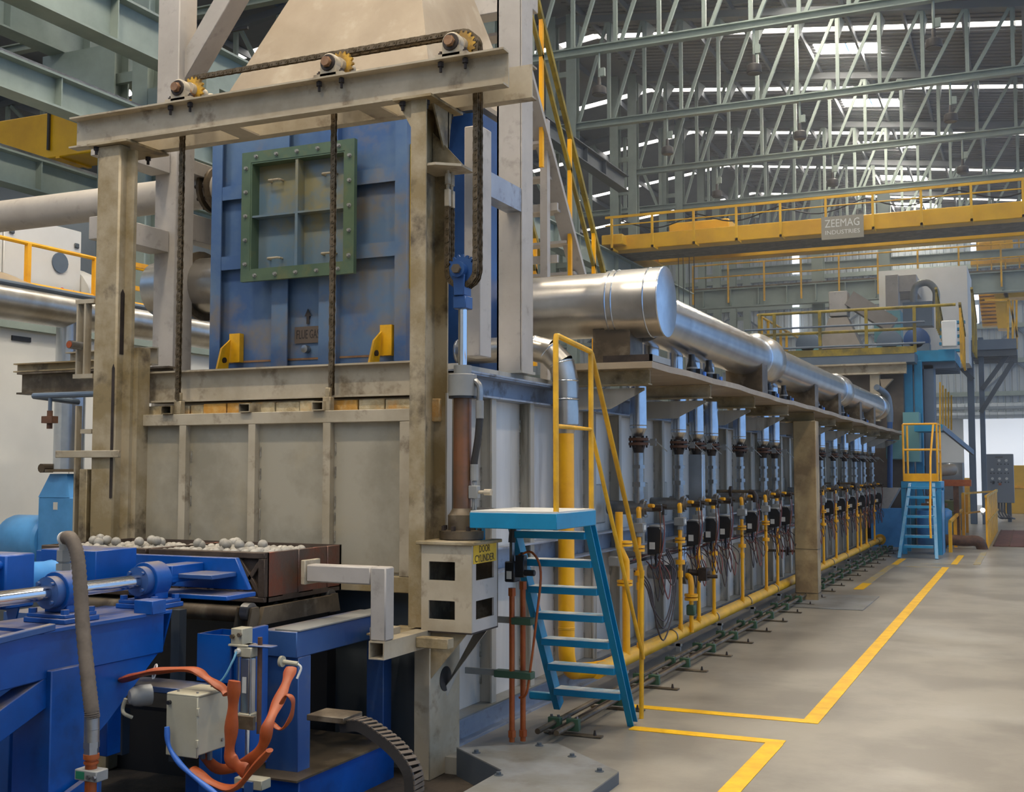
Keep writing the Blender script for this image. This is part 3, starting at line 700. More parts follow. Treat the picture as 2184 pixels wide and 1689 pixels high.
b = B(); b.tube([(RX, RY, 2.02), (RX, RY, 1.2), (RX, RY, .4)] + arc((RX + .0, RY + .19, .4), .19, 180, 270, 6, (0, 1, 0), (0, 0, 1)) + [(RX + .1, RY + .28, .21), (GX, RY + .4, .21)], .062, 20); b.build('pipe', 'yellow', t)
for z in (.55, .56): B().lathe((RX, RY, z), (0, 0, 1), [(.063, 0), (.066, .004), (.063, .008)], 20).build('seam', 'yellow_rail', t)
t = thing('insulated_elbow_duct', 'segmented silver elbow duct coming down onto the yellow riser', 'duct', (RX, RY, 2.0))
B().cyl((RX, RY, 2.02), (RX, RY, 2.1), .06, .1, n=24, caps=False).build('reducer_cone', 'silver', t)
pts = [V((RX, RY, 2.1)), V((RX, RY, 2.28))] + arc((RX - .26, RY, 2.42), .26, 0, 90, 3, (1, 0, 0), (0, 0, 1)) + [V((RX - .9, RY, 2.68))]
for i in range(len(pts) - 1):
    d = (pts[i + 1] - pts[i]).normalized() * .012
    B().cyl(pts[i] - d, pts[i + 1] + d, .1, n=24, caps=False).build('duct_segment', 'silver', t)
    B().lathe(pts[i + 1] - d * .5, pts[i + 1] - pts[i], [(.101, 0), (.105, .005), (.101, .01)], 24).build('swage_band', 'silver_new', t)
# yellow pipe train right of the ladder
t = thing('yellow_valve_pipe', 'yellow vertical gas pipe with bolted flanges right of the ladder', 'pipe', (-2.98, 9.25, .2))
p = (-3.05, 9.1)
b = B(); b.tube([(p[0], p[1], .2), (p[0], p[1], .75), (p[0], p[1], 1.0), (p[0] - .04, p[1] - .05, 1.12), (p[0] - .04, p[1] - .05, 1.4)], .032, 14); b.build('pipe', 'yellow', t)
for z in (.8, 1.12):
    b = B(); b.cyl((p[0] - .01, p[1], z), (p[0] - .01, p[1], z + .018), .065, n=14); b.cyl((p[0] - .01, p[1], z + .026), (p[0] - .01, p[1], z + .044), .065, n=14); b.build('flange', 'yellow', t)
B().box(p[0] - .12, p[0] - .02, p[1] - .1, p[1] - .03, .96, 1.04).build('pressure_switch', 'grey', t, bev=.008)
# ---- pipes on the floor with clamps
t = thing('hydraulic_floor_pipes', 'pair of brown hydraulic pipes clamped along the floor beside the furnace', 'pipe', (-2.9, 16, 0))
for x in (-2.93, -2.80):
    b = B(); b.cyl((x, 6.95, .075), (x, 26.5, .075), .019, n=10); b.build('pipe', 'brownsteel', t)
b = B(); b.cyl((-2.865, 7.0, .06), (-2.865, 26.5, .06), .012, n=8); b.build('pipe', 'darkiron', t)
for k in range(22):
    y = 7.25 + k * .9
    for x in (-2.93, -2.80):
        b = B(); b.box(x - .045, x + .045, y - .02, y + .02, .03, .11); o = b.build('clamp', 'clampgreen', t, bev=.004)
        b = B(); b.cyl((x - .025, y, .11), (x - .025, y, .125), .01, n=6); b.cyl((x + .025, y, .11), (x + .025, y, .125), .01, n=6); b.build('clamp_bolt', 'steel', o)['kind'] = 'stuff'
    b = B(); b.box(-3.0, -2.6, y - .03, y + .03, .004, .012); o = b.build('foot_plate', 'brownsteel', t, smooth=0)
    B().cyl((-2.65, y, .012), (-2.65, y, .045), .012, .006, n=6).build('anchor_bolt', 'darkiron', o)
# ---- orange hydraulic risers
t = thing('hydraulic_riser', 'two copper coloured hydraulic pipes rising from the floor plate', 'pipe', (-3.05, 6.8, 0))
HX, HYY = -3.06, 6.84
for x, y, z1 in ((HX, HYY, .98), (HX + .055, HYY + .05, 1.02)):
    b = B(); b.cyl((x, y, .02), (x, y, z1), .018, n=12); b.build('pipe', 'copper', t)
    B().cyl((x, y, z1 - .04), (x, y, z1 + .01), .026, n=6).build('fitting', 'copper', t)
    B().cyl((x, y, .05), (x, y, .09), .027, n=6).build('fitting', 'copper', t)
for z in (.44, .78):
    b = B(); b.box(HX - .12 if z < .6 else HX + .0, HX + .14, HYY - .02, HYY + .05, z - .02, z + .025); b.build('clamp', 'clampgreen', t, bev=.004)
    B().box(HX - .35, HX, HYY + .03, HYY + .05, z - .02, z + .02).build('clamp_arm', 'grey', t, smooth=0)
b = B(); b.box(HX - .035, HX + .035, HYY - .04, HYY + .05, 1.03, 1.16); b.build('valve_block', 'black', t, bev=.006)
B().box(HX - .02, HX + .015, HYY - .042, HYY - .04, 1.05, 1.1).build('rating_label', 'labelwhite', t, smooth=0)
b = B(); b.box(HX + .03, HX + .09, HYY - .02, HYY + .04, 1.06, 1.2); b.cyl((HX + .08, HYY, 1.09), (HX + .16, HYY, 1.09), .02, n=10); b.cyl((HX + .07, HYY, 1.22), (HX + .07, HYY, 1.16), .012, n=8); b.build('flow_valve', 'black', t, bev=.004)
B().cyl((HX, HYY, 1.16), (HX, HYY, 1.3), .018, n=6).build('fitting', 'steel', t)
B().tube(cat([(HX, HYY, 1.28), (HX, HYY, 1.4), (HX - .04, HYY - .1, 1.47), (HX - .12, HYY - .3, 1.49), (HX - .17, HYY - .42, 1.49)], 6), .024, 10).build('hose', 'rubber', t)
B().tube(cat([(HX + .05, HYY, 1.2), (HX + .14, HYY, 1.22), (HX + .2, HYY, 1.1), (HX + .17, HYY, .8), (HX + .13, HYY, .5), (HX + .1, HYY, .33), (HX + .05, HYY, .3)], 6), .008, 6).build('thin_pipe', 'copper', t)
# ---- covering plate on the floor in front
b = B(); pl = [(-3.221, 6.379), (-2.749, 6.005), (-2.749, 3.6), (-2.141, 3.6), (-2.141, 6.244), (-2.70, 6.72)]
b.prism([(x, y, .062) for x, y in pl], (0, 0, .008)); cp_ = tag(b.build('cover_plate', 'floorplate', smooth=0), 'bolted grey steel cover plate raised over the pit edge', 'plate')
b = B(); b.box(-2.15, -2.141, 3.6, 6.244, 0, .062); b.prism([(-3.221, 6.379, -.1), (-2.749, 6.005, -.1), (-2.749, 6.005, .062), (-3.221, 6.379, .062)], (.006, .008, 0)); b.box(-2.749, -2.741, 3.6, 6.0, -.1, .062)
b.build('skirt', 'graydark', cp_, smooth=0)
for x, y in ((-2.78, 6.62), (-2.5, 6.45), (-2.24, 6.2), (-3.05, 6.3), (-2.72, 5.9), (-2.2, 5.5), (-2.68, 5.3)):
    b = B(); b.cyl((x, y, .07), (x, y, .073), .026, n=12); b.cyl((x, y, .073), (x, y, .088), .015, n=6); b.build('bolt', 'graydark', cp_)
# ---- blue step ladder with yellow rail
def rail(name, pts, r, m, t): return B().tube(pts, r, 10).build(name, m, t)
t = thing('step_platform', 'cyan blue step platform with yellow hand rail in the foreground', 'ladder', (-2.75, 7.2, 0))
PZ = 1.5
b = B(); b.box(-3.06, -2.5, 6.22, 6.88, PZ - .1, PZ - .005); b.build('platform_frame', 'cyan', t, bev=.004)
B().box(-3.055, -2.505, 6.225, 6.875, PZ - .005, PZ + .004).build('tread_plate', 'labelwhite', t, smooth=0)
for x, f_ in ((-3.04, .1), (-2.56, 0)):
    b = B(); b.chan((x, 6.84, PZ - .06), (x, 7.70 - f_ * .52, f_), .045, .085, .008, (0, 1, 0), 1 if x > -2.8 else -1); b.build('stringer', 'cyan', t)
for k in range(7):
    z = .2 + k * .185; y = 7.70 - (7.70 - 6.84) * z / (PZ - .06)
    b = B(); b.box(-3.04, -2.56, y - .09, y + .05, z, z + .045); b.build('step', 'cyan', t, bev=.003)
B().box(-3.28, -3.05, 7.62, 7.64, .13, .19).build('stay_plate', 'cyan', t, bev=.01)
B().box(-3.2, -3.06, 6.4, 6.44, 1.3, 1.5).build('back_bracket', 'cyan', t)
rail('hand_rail', [(-2.52, 6.26, PZ), (-2.52, 6.26, PZ + 1.0), (-2.52, 6.27, PZ + 1.03), (-2.52, 6.3, PZ + 1.03), (-2.52, 6.84, PZ + .99), (-2.52, 6.87, PZ + .97), (-2.53, 7.9, 1.02), (-2.54, 7.93, .98), (-2.55, 7.93, .0)], .017, 'yellow_rail', t)
rail('rail_post', [(-2.52, 6.85, PZ), (-2.52, 6.85, PZ + .98)], .017, 'yellow_rail', t)
rail('mid_rail', [(-2.52, 6.26, PZ + .5), (-2.52, 6.85, PZ + .5), (-2.53, 7.92, .42)], .014, 'yellow_rail', t)
# ---- far step platform
FX, FY = -2.06, 24.1
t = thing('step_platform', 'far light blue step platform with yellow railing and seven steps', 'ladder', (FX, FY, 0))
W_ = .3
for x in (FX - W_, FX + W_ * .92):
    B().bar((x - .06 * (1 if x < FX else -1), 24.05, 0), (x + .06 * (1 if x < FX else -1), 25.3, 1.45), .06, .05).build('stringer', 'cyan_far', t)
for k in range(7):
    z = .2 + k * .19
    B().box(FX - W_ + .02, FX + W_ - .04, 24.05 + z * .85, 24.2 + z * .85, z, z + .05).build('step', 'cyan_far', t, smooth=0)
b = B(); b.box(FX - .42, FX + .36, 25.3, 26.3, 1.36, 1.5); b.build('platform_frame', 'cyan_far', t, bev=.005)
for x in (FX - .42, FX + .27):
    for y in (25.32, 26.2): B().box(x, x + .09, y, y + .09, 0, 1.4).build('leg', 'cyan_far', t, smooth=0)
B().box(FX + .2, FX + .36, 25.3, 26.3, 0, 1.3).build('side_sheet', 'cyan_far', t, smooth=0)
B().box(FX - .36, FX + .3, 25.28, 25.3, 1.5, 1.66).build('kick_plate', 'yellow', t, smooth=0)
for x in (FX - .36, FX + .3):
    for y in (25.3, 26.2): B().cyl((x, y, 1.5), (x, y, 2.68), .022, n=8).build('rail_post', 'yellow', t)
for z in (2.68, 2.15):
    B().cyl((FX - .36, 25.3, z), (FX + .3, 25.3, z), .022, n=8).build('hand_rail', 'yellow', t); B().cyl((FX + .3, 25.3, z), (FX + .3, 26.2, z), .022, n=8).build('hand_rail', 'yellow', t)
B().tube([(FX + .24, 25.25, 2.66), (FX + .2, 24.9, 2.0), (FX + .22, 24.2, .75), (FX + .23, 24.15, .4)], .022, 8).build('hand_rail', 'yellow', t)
# ================================================================ furnace mouth: lift frame, chains, door, flue chamber
YC = 6.40                                    # plane of the lifting chains
t = P_ = thing('door_lift_frame', 'dirty cream portal of channel beams and posts over the furnace mouth', 'frame', (-4.6, 6.3, 0))
b = B(); b.chan((-6.27, 6.285, 4.168), (-2.83, 6.285, 4.168), .088, .225, .012, side=1); b.build('front_beam', 'cream', t)
b = B(); b.chan((-6.27, 6.52, 4.168), (-2.78, 6.52, 4.168), .08, .21, .012, side=-1); b.build('rear_beam', 'cream', t)
for x in (-5.0, -3.9):
    B().box(x, x + .16, 6.285, 6.52, 4.06, 4.072).build('tie_plate', 'cream', t, smooth=0)
b = B(); b.chan((-3.46, 6.355, 0.8), (-3.46, 6.355, 4.04), .105, .31, .014, (0, 1, 0), side=-1); b.build('right_post', 'cream_dirty', t)
b = B(); b.box(-3.42, -3.31, 6.2, 6.6, -.1, .79); b.build('post_foot', 'cream', t, bev=.006)
b = B(); b.cyl((-3.313, 6.4, .47), (-3.306, 6.4, .47), .075, n=24); b.build('foot_hole_shade', 'black', t)  # black disc on the face, painted for the shaded inside of a hole
b = B(); b.box(-6.0, -5.79, 6.2, 6.31, -.3, 4.04); b.build('left_post', 'cream_dirty', t, bev=.012)
b = B(); b.box(-5.79, -5.68, 6.3, 6.42, 1.2, 2.6); b.box(-5.79, -5.72, 6.27, 6.3, .9, 4.0); b.build('left_guide', 'cream_dirty', t)
for x, z0, z1, y in ((-5.7885, 2.55, 2.98, 6.25), (-5.88, 1.55, 2.45, 6.198)):
    b = B()
    if y > 6.2: b.prism([(x, y - .018, z0), (x, y + .018, z0), (x, y + .018, z1), (x, y, z1 + .03), (x, y - .018, z1)], (.003, 0, 0))
    else: b.prism([(x + .06, y, z0), (x + .085, y, z0), (x + .085, y, z1), (x + .0725, y, z1 + .03), (x + .06, y, z1)], (0, -.002, 0))
    b.build('slot_shade', 'darkiron', t, smooth=0)  # dark strips laid on the post, painted for shaded slot recesses
for x0, x1 in ((-3.57, -3.30), (-6.06, -5.70)):
    b = B(); b.box(x0, x1, 6.16, 6.6, 4.036, 4.052); b.build('cap_plate', 'cream_dirty', t)
    for dx, dy in ((.05, .04), (.2, .08), (.05, .4), (.2, .4)):
        b = B(); b.cyl((x0 + dx, 6.16 + dy, 3.98), (x0 + dx, 6.16 + dy, 4.036), .011, n=6); b.cyl((x0 + dx, 6.16 + dy, 4.01), (x0 + dx, 6.16 + dy, 4.036), .02, n=6); b.build('bolt', 'darkiron', t)
B().prism([(-3.56, 6.21, 4.036), (-3.46, 6.21, 4.036), (-3.46, 6.21, 3.86)], (0, .012, 0)).build('gusset', 'cream_dirty', t, smooth=0)
B().prism([(-3.355, 6.3, 4.036), (-3.355, 6.55, 4.036), (-3.355, 6.5, 3.74), (-3.355, 6.47, 3.74)], (-.012, 0, 0)).build('gusset', 'cream_dirty', t, smooth=0)
B().prism([(-6.05, 6.25, 4.036), (-6.0, 6.25, 4.036), (-6.0, 6.25, 3.85)], (0, .012, 0)).build('gusset', 'cream_dirty', t, smooth=0)
# chain anchor plate with gusset
b = B(); b.prism([(-3.44, 6.22, 3.62), (-3.3, 6.22, 3.62), (-3.17, 6.32, 3.62), (-3.17, 6.5, 3.62), (-3.44, 6.5, 3.62)], (0, 0, .016)); b.build('anchor_plate', 'cream', t)
B().prism([(-3.44, 6.45, 3.64), (-3.2, 6.45, 3.64), (-3.44, 6.45, 3.9)], (0, .012, 0)).build('gusset', 'cream_dirty', t, smooth=0)
# left-hand limit switch rails and stubs
b = B(); b.box(-6.16, -6.145, 6.2, 6.26, 2.42, 2.92); b.box(-6.09, -6.075, 6.2, 6.26, 2.42, 2.92); b.box(-6.17, -6.001, 6.198, 6.262, 2.92, 2.95); b.box(-6.18, -6.001, 6.198, 6.262, 2.39, 2.42); b.build('switch_rail', 'cream', t, smooth=0)
b = B(); b.cyl((-6.12, 6.1, 2.62), (-6.12, 6.22, 2.62), .03, n=14); o = b.build('proximity_switch', 'steel', t); B().cyl((-6.12, 6.095, 2.62), (-6.12, 6.1, 2.62), .024, n=14).build('sensor_face', 'orange', o)
b = B(); b.box(-6.2, -6.185, 6.25, 6.3, .9, 2.2); b.box(-6.1, -6.0, 6.2, 6.28, 2.0, 2.03); b.build('switch_rail', 'cream', t, smooth=0)
b = B(); b.box(-6.3, -5.72, 6.17, 6.195, 1.83, 1.88); b.build('guide_arm', 'cream', t, bev=.004)
b = B(); b.box(-6.1, -6.03, 6.2, 6.3, -.3, 1.75); b.build('side_leg', 'cream_dirty', t, bev=.004)
# ---- sprockets on the beams
def sprocket_mesh(r, nt, w, m, name, c, parent, dirn=(0, 1, 0)):
    b = B(); pts = []
    for i in range(nt * 4):
        a = 2 * math.pi * i / (nt * 4); rr = r + (.011 if i % 4 in (0, 1) else -.006)
        pts.append((c[0] + rr * math.cos(a), c[1] - w / 2, c[2] + rr * math.sin(a)))
    b.prism(pts, (0, w, 0)); return b.build(name, m, parent, smooth=20)
SPR = [(-5.30, 'left'), (-4.08, 'middle'), (-3.19, 'right')]
for x, nm in SPR:
    z = 4.40
    t = thing('chain_sprocket', f'{nm} yellow chain sprocket on bearing blocks atop the frame', 'sprocket', (x, YC, 4.28), 'chain sprockets')
    o = sprocket_mesh(.085, 16, .02, 'sprocket', 'sprocket_wheel', (x, YC - .03, z), t)
    if nm == 'right': sprocket_mesh(.085, 16, .02, 'sprocket', 'sprocket_wheel', (x, YC + .03, z), t)
    B().cyl((x, YC - .08, z), (x, YC + .08, z), .045, n=16).build('hub', 'cream', t)
    B().cyl((x, 6.17, z - .03), (x, 6.66, z - .03), .03, n=16).build('shaft', 'bronze', t)
    for y in (6.24, 6.57):
        b = B(); b.lathe((x, y - .035, z - .03), (0, 1, 0), [(.05, 0), (.064, .01), (.064, .06), (.05, .07)], 20); b.box(x - .06, x + .06, y - .03, y + .03, 4.281, 4.35)
        b.box(x - .11, x + .11, y - .03, y + .03, 4.281, 4.302); o = b.build('bearing_block', 'cream', t)
        for dx in (-.085, .085):
            b = B(); b.cyl((x + dx, y, 4.2), (x + dx, y, 4.33), .01, n=6); b.cyl((x + dx, y, 4.302), (x + dx, y, 4.318), .018, n=6); b.cyl((x + dx, y, 4.235), (x + dx, y, 4.262), .02, n=6); b.build('bolt', 'darkiron', o)
    b = B(); b.lathe((x, 6.2, z - .03), (0, 1, 0), [(.052, 0), (.056, .008), (.056, .012)], 18); b.build('bearing_seal', 'darkiron', t)
    B().cyl((x, 6.185, z - .03), (x, 6.2, z - .03), .036, n=6).build('shaft_end', 'bronze', t)
# ---- roller chains: each link an object
def link_meshes():
    out = []
    for k, (w, off) in enumerate(((.0125, .010), (.0085, .0045))):     # outer plates, inner plates + rollers
        b = B(); L = .0381
        for s in (-1, 1):
            y = s * w
            pts = []
            for cx, a0 in ((0, 90), (L, -90)):
                for i in range(7):
                    a = R(a0 + 180 * i / 6); pts.append((cx + .0165 * math.cos(a), y - .002, .0165 * math.sin(a)))
            b.prism(pts[:], (0, .004, 0))
        if k: b.cyl((0, -.012, 0), (0, .012, 0), .011, n=8); b.cyl((L, -.012, 0), (L, .012, 0), .011, n=8)
        else: b.cyl((0, -.018, 0), (0, .018, 0), .006, n=6); b.cyl((L, -.018, 0), (L, .018, 0), .006, n=6)
        me = D.meshes.new('chain_link'); me.from_pydata([tuple(v) for v in b.v], [], b.f); me.update(); me.materials.append(MATS['chain']); out.append(me)
    return out
LM = link_meshes()
def chain(lab, path, y, group='door lifting chains'):
    """path: list of (x, z); links of one pitch walked along it"""
    pts = [V((p[0], y, p[1])) for p in path]
    t = thing('roller_chain', lab, 'chain', pts[0], group)
    L = .0381; cur = pts[0].copy(); i = 0; k = 0
    while i < len(pts) - 1 and k < 290:
        # next joint on the polyline at distance L
        j = i; nxt = None
        while j < len(pts) - 1:
            a, c = pts[j], pts[j + 1]; d = c - a; f_ = (cur if j == i else a)
            A = d.dot(d); Bq = 2 * d.dot(a - cur); Cq = (a - cur).dot(a - cur) - L * L; disc = Bq * Bq - 4 * A * Cq
            if disc >= 0:
                s = (-Bq + math.sqrt(disc)) / (2 * A); s0 = (cur - a).dot(d) / A if j == i else 0
                if s <= 1 and s > s0 - 1e-6: nxt = a + d * s; break
            j += 1
        if nxt is None: break
        dv = nxt - cur; ang = math.atan2(dv.z, dv.x)
        inst('chain_link', LM[k % 2], t, cur, (0, -ang, 0)); cur = nxt; i = j; k += 1
    return t
ra = .092
def up_over(x, a0, a1, n=8, z=4.40, r=ra): return [(x + r * math.cos(R(a0 + (a1 - a0) * i / n)), z + r * math.sin(R(a0 + (a1 - a0) * i / n))) for i in range(n + 1)]
BSX, BSZ, BSR = -3.196, 2.98, .098
WRAP = [(BSX + BSR * math.cos(R(-180 * i / 16)), BSZ + BSR * math.sin(R(-180 * i / 16))) for i in range(17)] + [(BSX - BSR, 3.41)]
chain('rusty roller chain lifting the left side of the furnace door', [(-5.392, 2.24)] + up_over(-5.30, 180, 92) + up_over(-3.19, 88, 0) + WRAP, YC - .022)
chain('rusty roller chain lifting the right side of the furnace door', [(-4.172, 2.24)] + up_over(-4.08, 180, 92) + up_over(-3.19, 88, 0) + WRAP, YC + .03)
t = thing('chain_anchor', 'grey turnbuckles hanging from the anchor plate', 'turnbuckle', (BSX - BSR, YC, 3.4))
for y in (YC - .022, YC + .03):
    x = BSX - BSR; b = B(); b.cyl((x, y, 3.5), (x, y, 3.66), .012, n=8); b.cyl((x, y, 3.53), (x, y, 3.6), .022, n=6); b.box(x - .018, x + .018, y - .016, y + .016, 3.39, 3.5); b.cyl((x, y, 3.636), (x, y, 3.66), .022, n=6)
    b.build('turnbuckle_body', 'cream', t, bev=.004)
# ---- hydraulic door cylinder
CXX = -3.198
t = thing('door_cylinder', 'upright brown hydraulic cylinder with polished rod lifting a blue sprocket', 'cylinder', (CXX, YC, 1.3))
b = B(); b.cyl((CXX, YC, 1.5), (CXX, YC, 2.22), .056, n=28); b.build('barrel', 'barrelbrown', t)
b = B(); b.lathe((CXX, YC, 2.2), (0, 0, 1), [(.088, 0), (.088, .13), (.082, .135), (.055, .136), (.055, .19), (.03, .192)], 28); b.build('gland', 'grey', t)
B().cyl((CXX, YC, 2.185), (CXX, YC, 2.2), .086, n=28).build('gasket', 'black', t)
b = B(); b.lathe((CXX, YC, 1.37), (0, 0, 1), [(.088, 0), (.088, .1), (.08, .105), (.06, .14)], 28); b.build('bottom_cap', 'brownsteel', t)
b = B(); b.lathe((CXX, YC, 1.325), (0, 0, 1), [(.14, 0), (.14, .05), (.1, .055)], 28); b.build('bottom_flange', 'brownsteel', t)
for a in range(8):
    x, y = CXX + .118 * math.cos(a * .785), YC + .118 * math.sin(a * .785)
    B().cyl((x, y, 1.375), (x, y, 1.405), .016, n=6).build('bolt', 'darkiron', t)
B().cyl((CXX, YC, 2.38), (CXX, YC, 2.78), .028, n=20).build('rod', 'chrome', t)
b = B(); b.box(CXX - .045, CXX + .045, YC - .05, YC + .05, 2.74, 2.82); b.prism([(CXX - .035, YC - .06, 2.82), (CXX + .035, YC - .06, 2.82), (CXX + .045, YC - .06, 3.0), (CXX - .045, YC - .06, 3.0)], (0, .015, 0)); b.box(CXX - .035, CXX + .035, YC - .05, YC + .05, 2.82, 2.88)
b.build('clevis', 'chamber_dark', t, bev=.005)
o = sprocket_mesh(.09, 18, .018, 'chamber_dark', 'sprocket_wheel', (BSX, YC - .022, BSZ), t); sprocket_mesh(.09, 18, .018, 'chamber_dark', 'sprocket_wheel', (BSX, YC + .03, BSZ), t)
b = B(); b.cyl((BSX, YC - .085, BSZ), (BSX, YC + .08, BSZ), .05, n=20); b.build('hub', 'chamber_dark', t)
B().cyl((BSX, YC - .11, BSZ), (BSX, YC + .09, BSZ), .03, n=6).build('pin', 'brownsteel', t)
# hose along the cylinder
t = thing('cylinder_hose', 'black hydraulic hose with steel fittings beside the door cylinder', 'hose', (-3.08, YC, 1.5))
hx = -3.08
B().tube(cat([(CXX + .08, YC, 2.28), (hx - .03, YC, 2.29), (hx, YC, 2.25), (hx, YC, 2.15)], 5), .02, 10).build('elbow', 'steel', t)
B().cyl((hx, YC, 2.06), (hx, YC, 2.17), .026, n=10).build('ferrule', 'grey', t)
B().tube(cat([(hx, YC, 2.08), (hx - .01, YC, 1.95), (hx - .035, YC, 1.8), (hx - .035, YC, 1.76)], 5), .022, 10).build('hose_body', 'rubber', t)
b = B(); b.cyl((hx - .035, YC, 1.68), (hx - .035, YC, 1.78), .026, n=10); b.build('ferrule', 'grey', t)
b = B(); b.cyl((hx - .035, YC, 1.5), (hx - .035, YC, 1.68), .018, n=6); b.box(hx - .065, hx - .005, YC - .025, YC + .025, 1.57, 1.65); b.build('valve_body', 'grey', t, bev=.004)
b = B(); b.cyl((hx - .01, YC, 1.61), (hx + .04, YC, 1.61), .01, n=8); b.cyl((hx + .035, YC, 1.61), (hx + .08, YC, 1.61), .02, n=10); b.build('valve_knob', 'cream', t)
B().cyl((hx - .035, YC, 1.36), (hx - .035, YC, 1.5), .012, n=8).build('pipe', 'rubber', t)
# ---- box that carries the cylinder
t = thing('cylinder_box', 'grey welded steel box with oblong windows under the door cylinder', 'box', (-3.17, 6.3, .8))
bx0, bx1, by0, by1, bz0, bz1 = -3.355, -3.02, 6.17, 6.54, .79, 1.3
def frame_plate(a0, a1, z0, z1, holes, mk):
    """rectangle minus two stacked rounded holes (h0,h1,za,zb)"""
    b = B(); h0, h1 = holes[0][0], holes[0][1]
    mk(b, a0, h0, z0, z1); mk(b, h1, a1, z0, z1); zs = [z0] + [q for h in holes for q in (h[2], h[3])] + [z1]
    for i in range(0, len(zs), 2): mk(b, h0, h1, zs[i], zs[i + 1])
    return b
HO = ((1.14, 1.24), (.86, .96))
hl = [(bx0 + .05, bx0 + .225, .86, .97), (bx0 + .05, bx0 + .225, 1.09, 1.2)]
b = frame_plate(bx0, bx1, bz0, bz1, hl, lambda b, a0, a1, z0, z1: b.box(a0, a1, by0, by0 + .012, z0, z1)); b.build('front_plate', 'cream', t, smooth=0)
hl = [(by0 + .06, by0 + .31, .86, .97), (by0 + .06, by0 + .31, 1.09, 1.2)]
b = frame_plate(by0, by1, bz0, bz1, hl, lambda b, a0, a1, z0, z1: b.box(bx1 - .012, bx1, max(a0, by0 + .0125), min(a1, by1 - .0125), z0, z1)); b.build('side_plate', 'white_steel', t, smooth=0)
b = B(); b.box(bx0, bx0 + .012, by0 + .013, by1 - .013, bz0, bz1); b.box(bx0, bx1, by1 - .012, by1, bz0, bz1); b.build('back_plate', 'brownsteel', t, smooth=0)
B().box(bx0 - .03, bx1 + .02, by0 - .02, by1 + .02, bz1, bz1 + .02).build('lid_plate', 'cream_dirty', t, bev=.003)
B().box(bx0, bx1, by0, by1, bz0 - .01, bz0).build('bottom_plate', 'darkiron', t, smooth=0)
B().cyl((bx1 - .012, by0 + .012, bz0), (bx1 - .012, by0 + .012, bz1), .0125, n=12).build('corner_bend', 'cream', t)
b = B(); b.box(bx1, bx1 + .003, by0 + .02, by1 - .03, 1.19, 1.3); o = b.build('hand_painted_sign', 'signyellow', t, smooth=0)
text('DOOR', .062, (bx1 + .0035, by0 + .17, 1.272), (R(90), 0, R(90)), 'ink', o, width=.15)
text('CYLINDER', .062, (bx1 + .0035, by0 + .17, 1.217), (R(90), 0, R(90)), 'ink', o, width=.27)
B().prism([(-3.16, 6.56, .79), (-3.02, 6.4, .79), (-3.31, 6.4, .42), (-3.31, 6.42, .36)], (.0, .012, 0)).build('stay_plate', 'rib', t, smooth=0)
B().prism([(-3.31, 6.21, .79), (-3.06, 6.21, .79), (-3.31, 6.21, .5)], (0, .012, 0)).build('gusset', 'cream_dirty', t, smooth=0)
# ---- welded square tube stop bracket
t = thing('tube_bracket', 'pale welded square tube arm bent in front of the furnace mouth', 'bracket', (-3.4, 5.8, .75))
s_ = .1
ax, ay = -3.36, 5.72
b = B(); b.box(-3.84, ax - .05, ay - .05, ay + .05, 1.1, 1.2); b.build('upper_arm', 'white_steel', t, bev=.008)
b = B(); b.box(-3.87, -3.84, ay - .06, ay + .1, 1.085, 1.225); b.build('end_plate', 'cream', t, bev=.004)
b = B(); b.box(ax - .05, ax + .05, ay - .05, ay + .05, .79, 1.2); b.build('upright', 'white_steel', t, bev=.008)
b = B()
for dx0, dx1, dz0, dz1 in ((-.05, -.042, 0, .1), (.042, .05, 0, .1), (-.042, .042, 0, .008), (-.042, .042, .092, .1)): b.box(ax + dx0, ax + dx1, ay - .06, 6.3, .69 + dz0, .69 + dz1)
b.build('lower_arm', 'cream', t, smooth=0)
B().box(-3.55, ax - .05, 5.9, 6.02, .72, .83).build('side_stub', 'cream', t, bev=.004)
B().box(ax + .05, -3.1, 6.02, 6.1, .71, .77).build('cross_tie', 'cream_dirty', t, bev=.004)
B().box(-3.6, ax, 5.95, 6.35, .775, .785).build('ledge_plate', 'cream_dirty', t, smooth=0)
# ---- furnace door
DY = 6.36
t = thing('furnace_door', 'cream lifting furnace door of four panels between upright ribs', 'door', (-4.75, DY, 1.0))
dx0, dx1, dz0, dz1 = -5.90, -3.52, 1.0, 2.13
B().box(dx0 + .06, dx1 - .1, DY + .06, DY + .098, dz0 + .08, dz1 - .08).build('back_plate', 'doorplate', t, smooth=0)
edges = [dx0 + .06, -5.33, -4.75, -4.16, dx1 - .09]
for i in range(4):
    B().box(edges[i] + .02, edges[i + 1] - .02, DY + .05, DY + .06, dz0 + .1, dz1 - .08).build('panel', 'doorplate', t, smooth=0)
for x in (-5.33, -4.75, -4.16):
    b = B(); b.box(x - .028, x + .028, DY, DY + .01, dz0 + .08, dz1 - .08); b.box(x + .018, x + .028, DY + .01, DY + .06, dz0 + .08, dz1 - .08); b.build('rib', 'cream', t, smooth=0)
    w_ = B(); z = dz0 + .15; random.seed(int(x * 10))
    while z < dz1 - .2: w_.bar((x + .04, DY + .047, z), (x + .04, DY + .047, z + .07), .008, .008); z += random.uniform(.09, .2)
    w_.build('weld_seam', 'weld', t, smooth=0)['kind'] = 'stuff'
b = B(); b.box(dx0, dx1, DY, DY + .1, dz1 - .08, dz1); b.build('top_rail', 'cream', t, bev=.004)
b = B(); b.box(dx0, dx0 + .06, DY, DY + .1, dz0 + .08, dz1 - .08); b.build('side_stile', 'cream_dirty', t, bev=.004)
b = B(); b.box(dx1 - .1, dx1, DY, DY + .1, dz0 + .08, dz1 - .08); b.build('side_stile', 'cream', t, bev=.004)
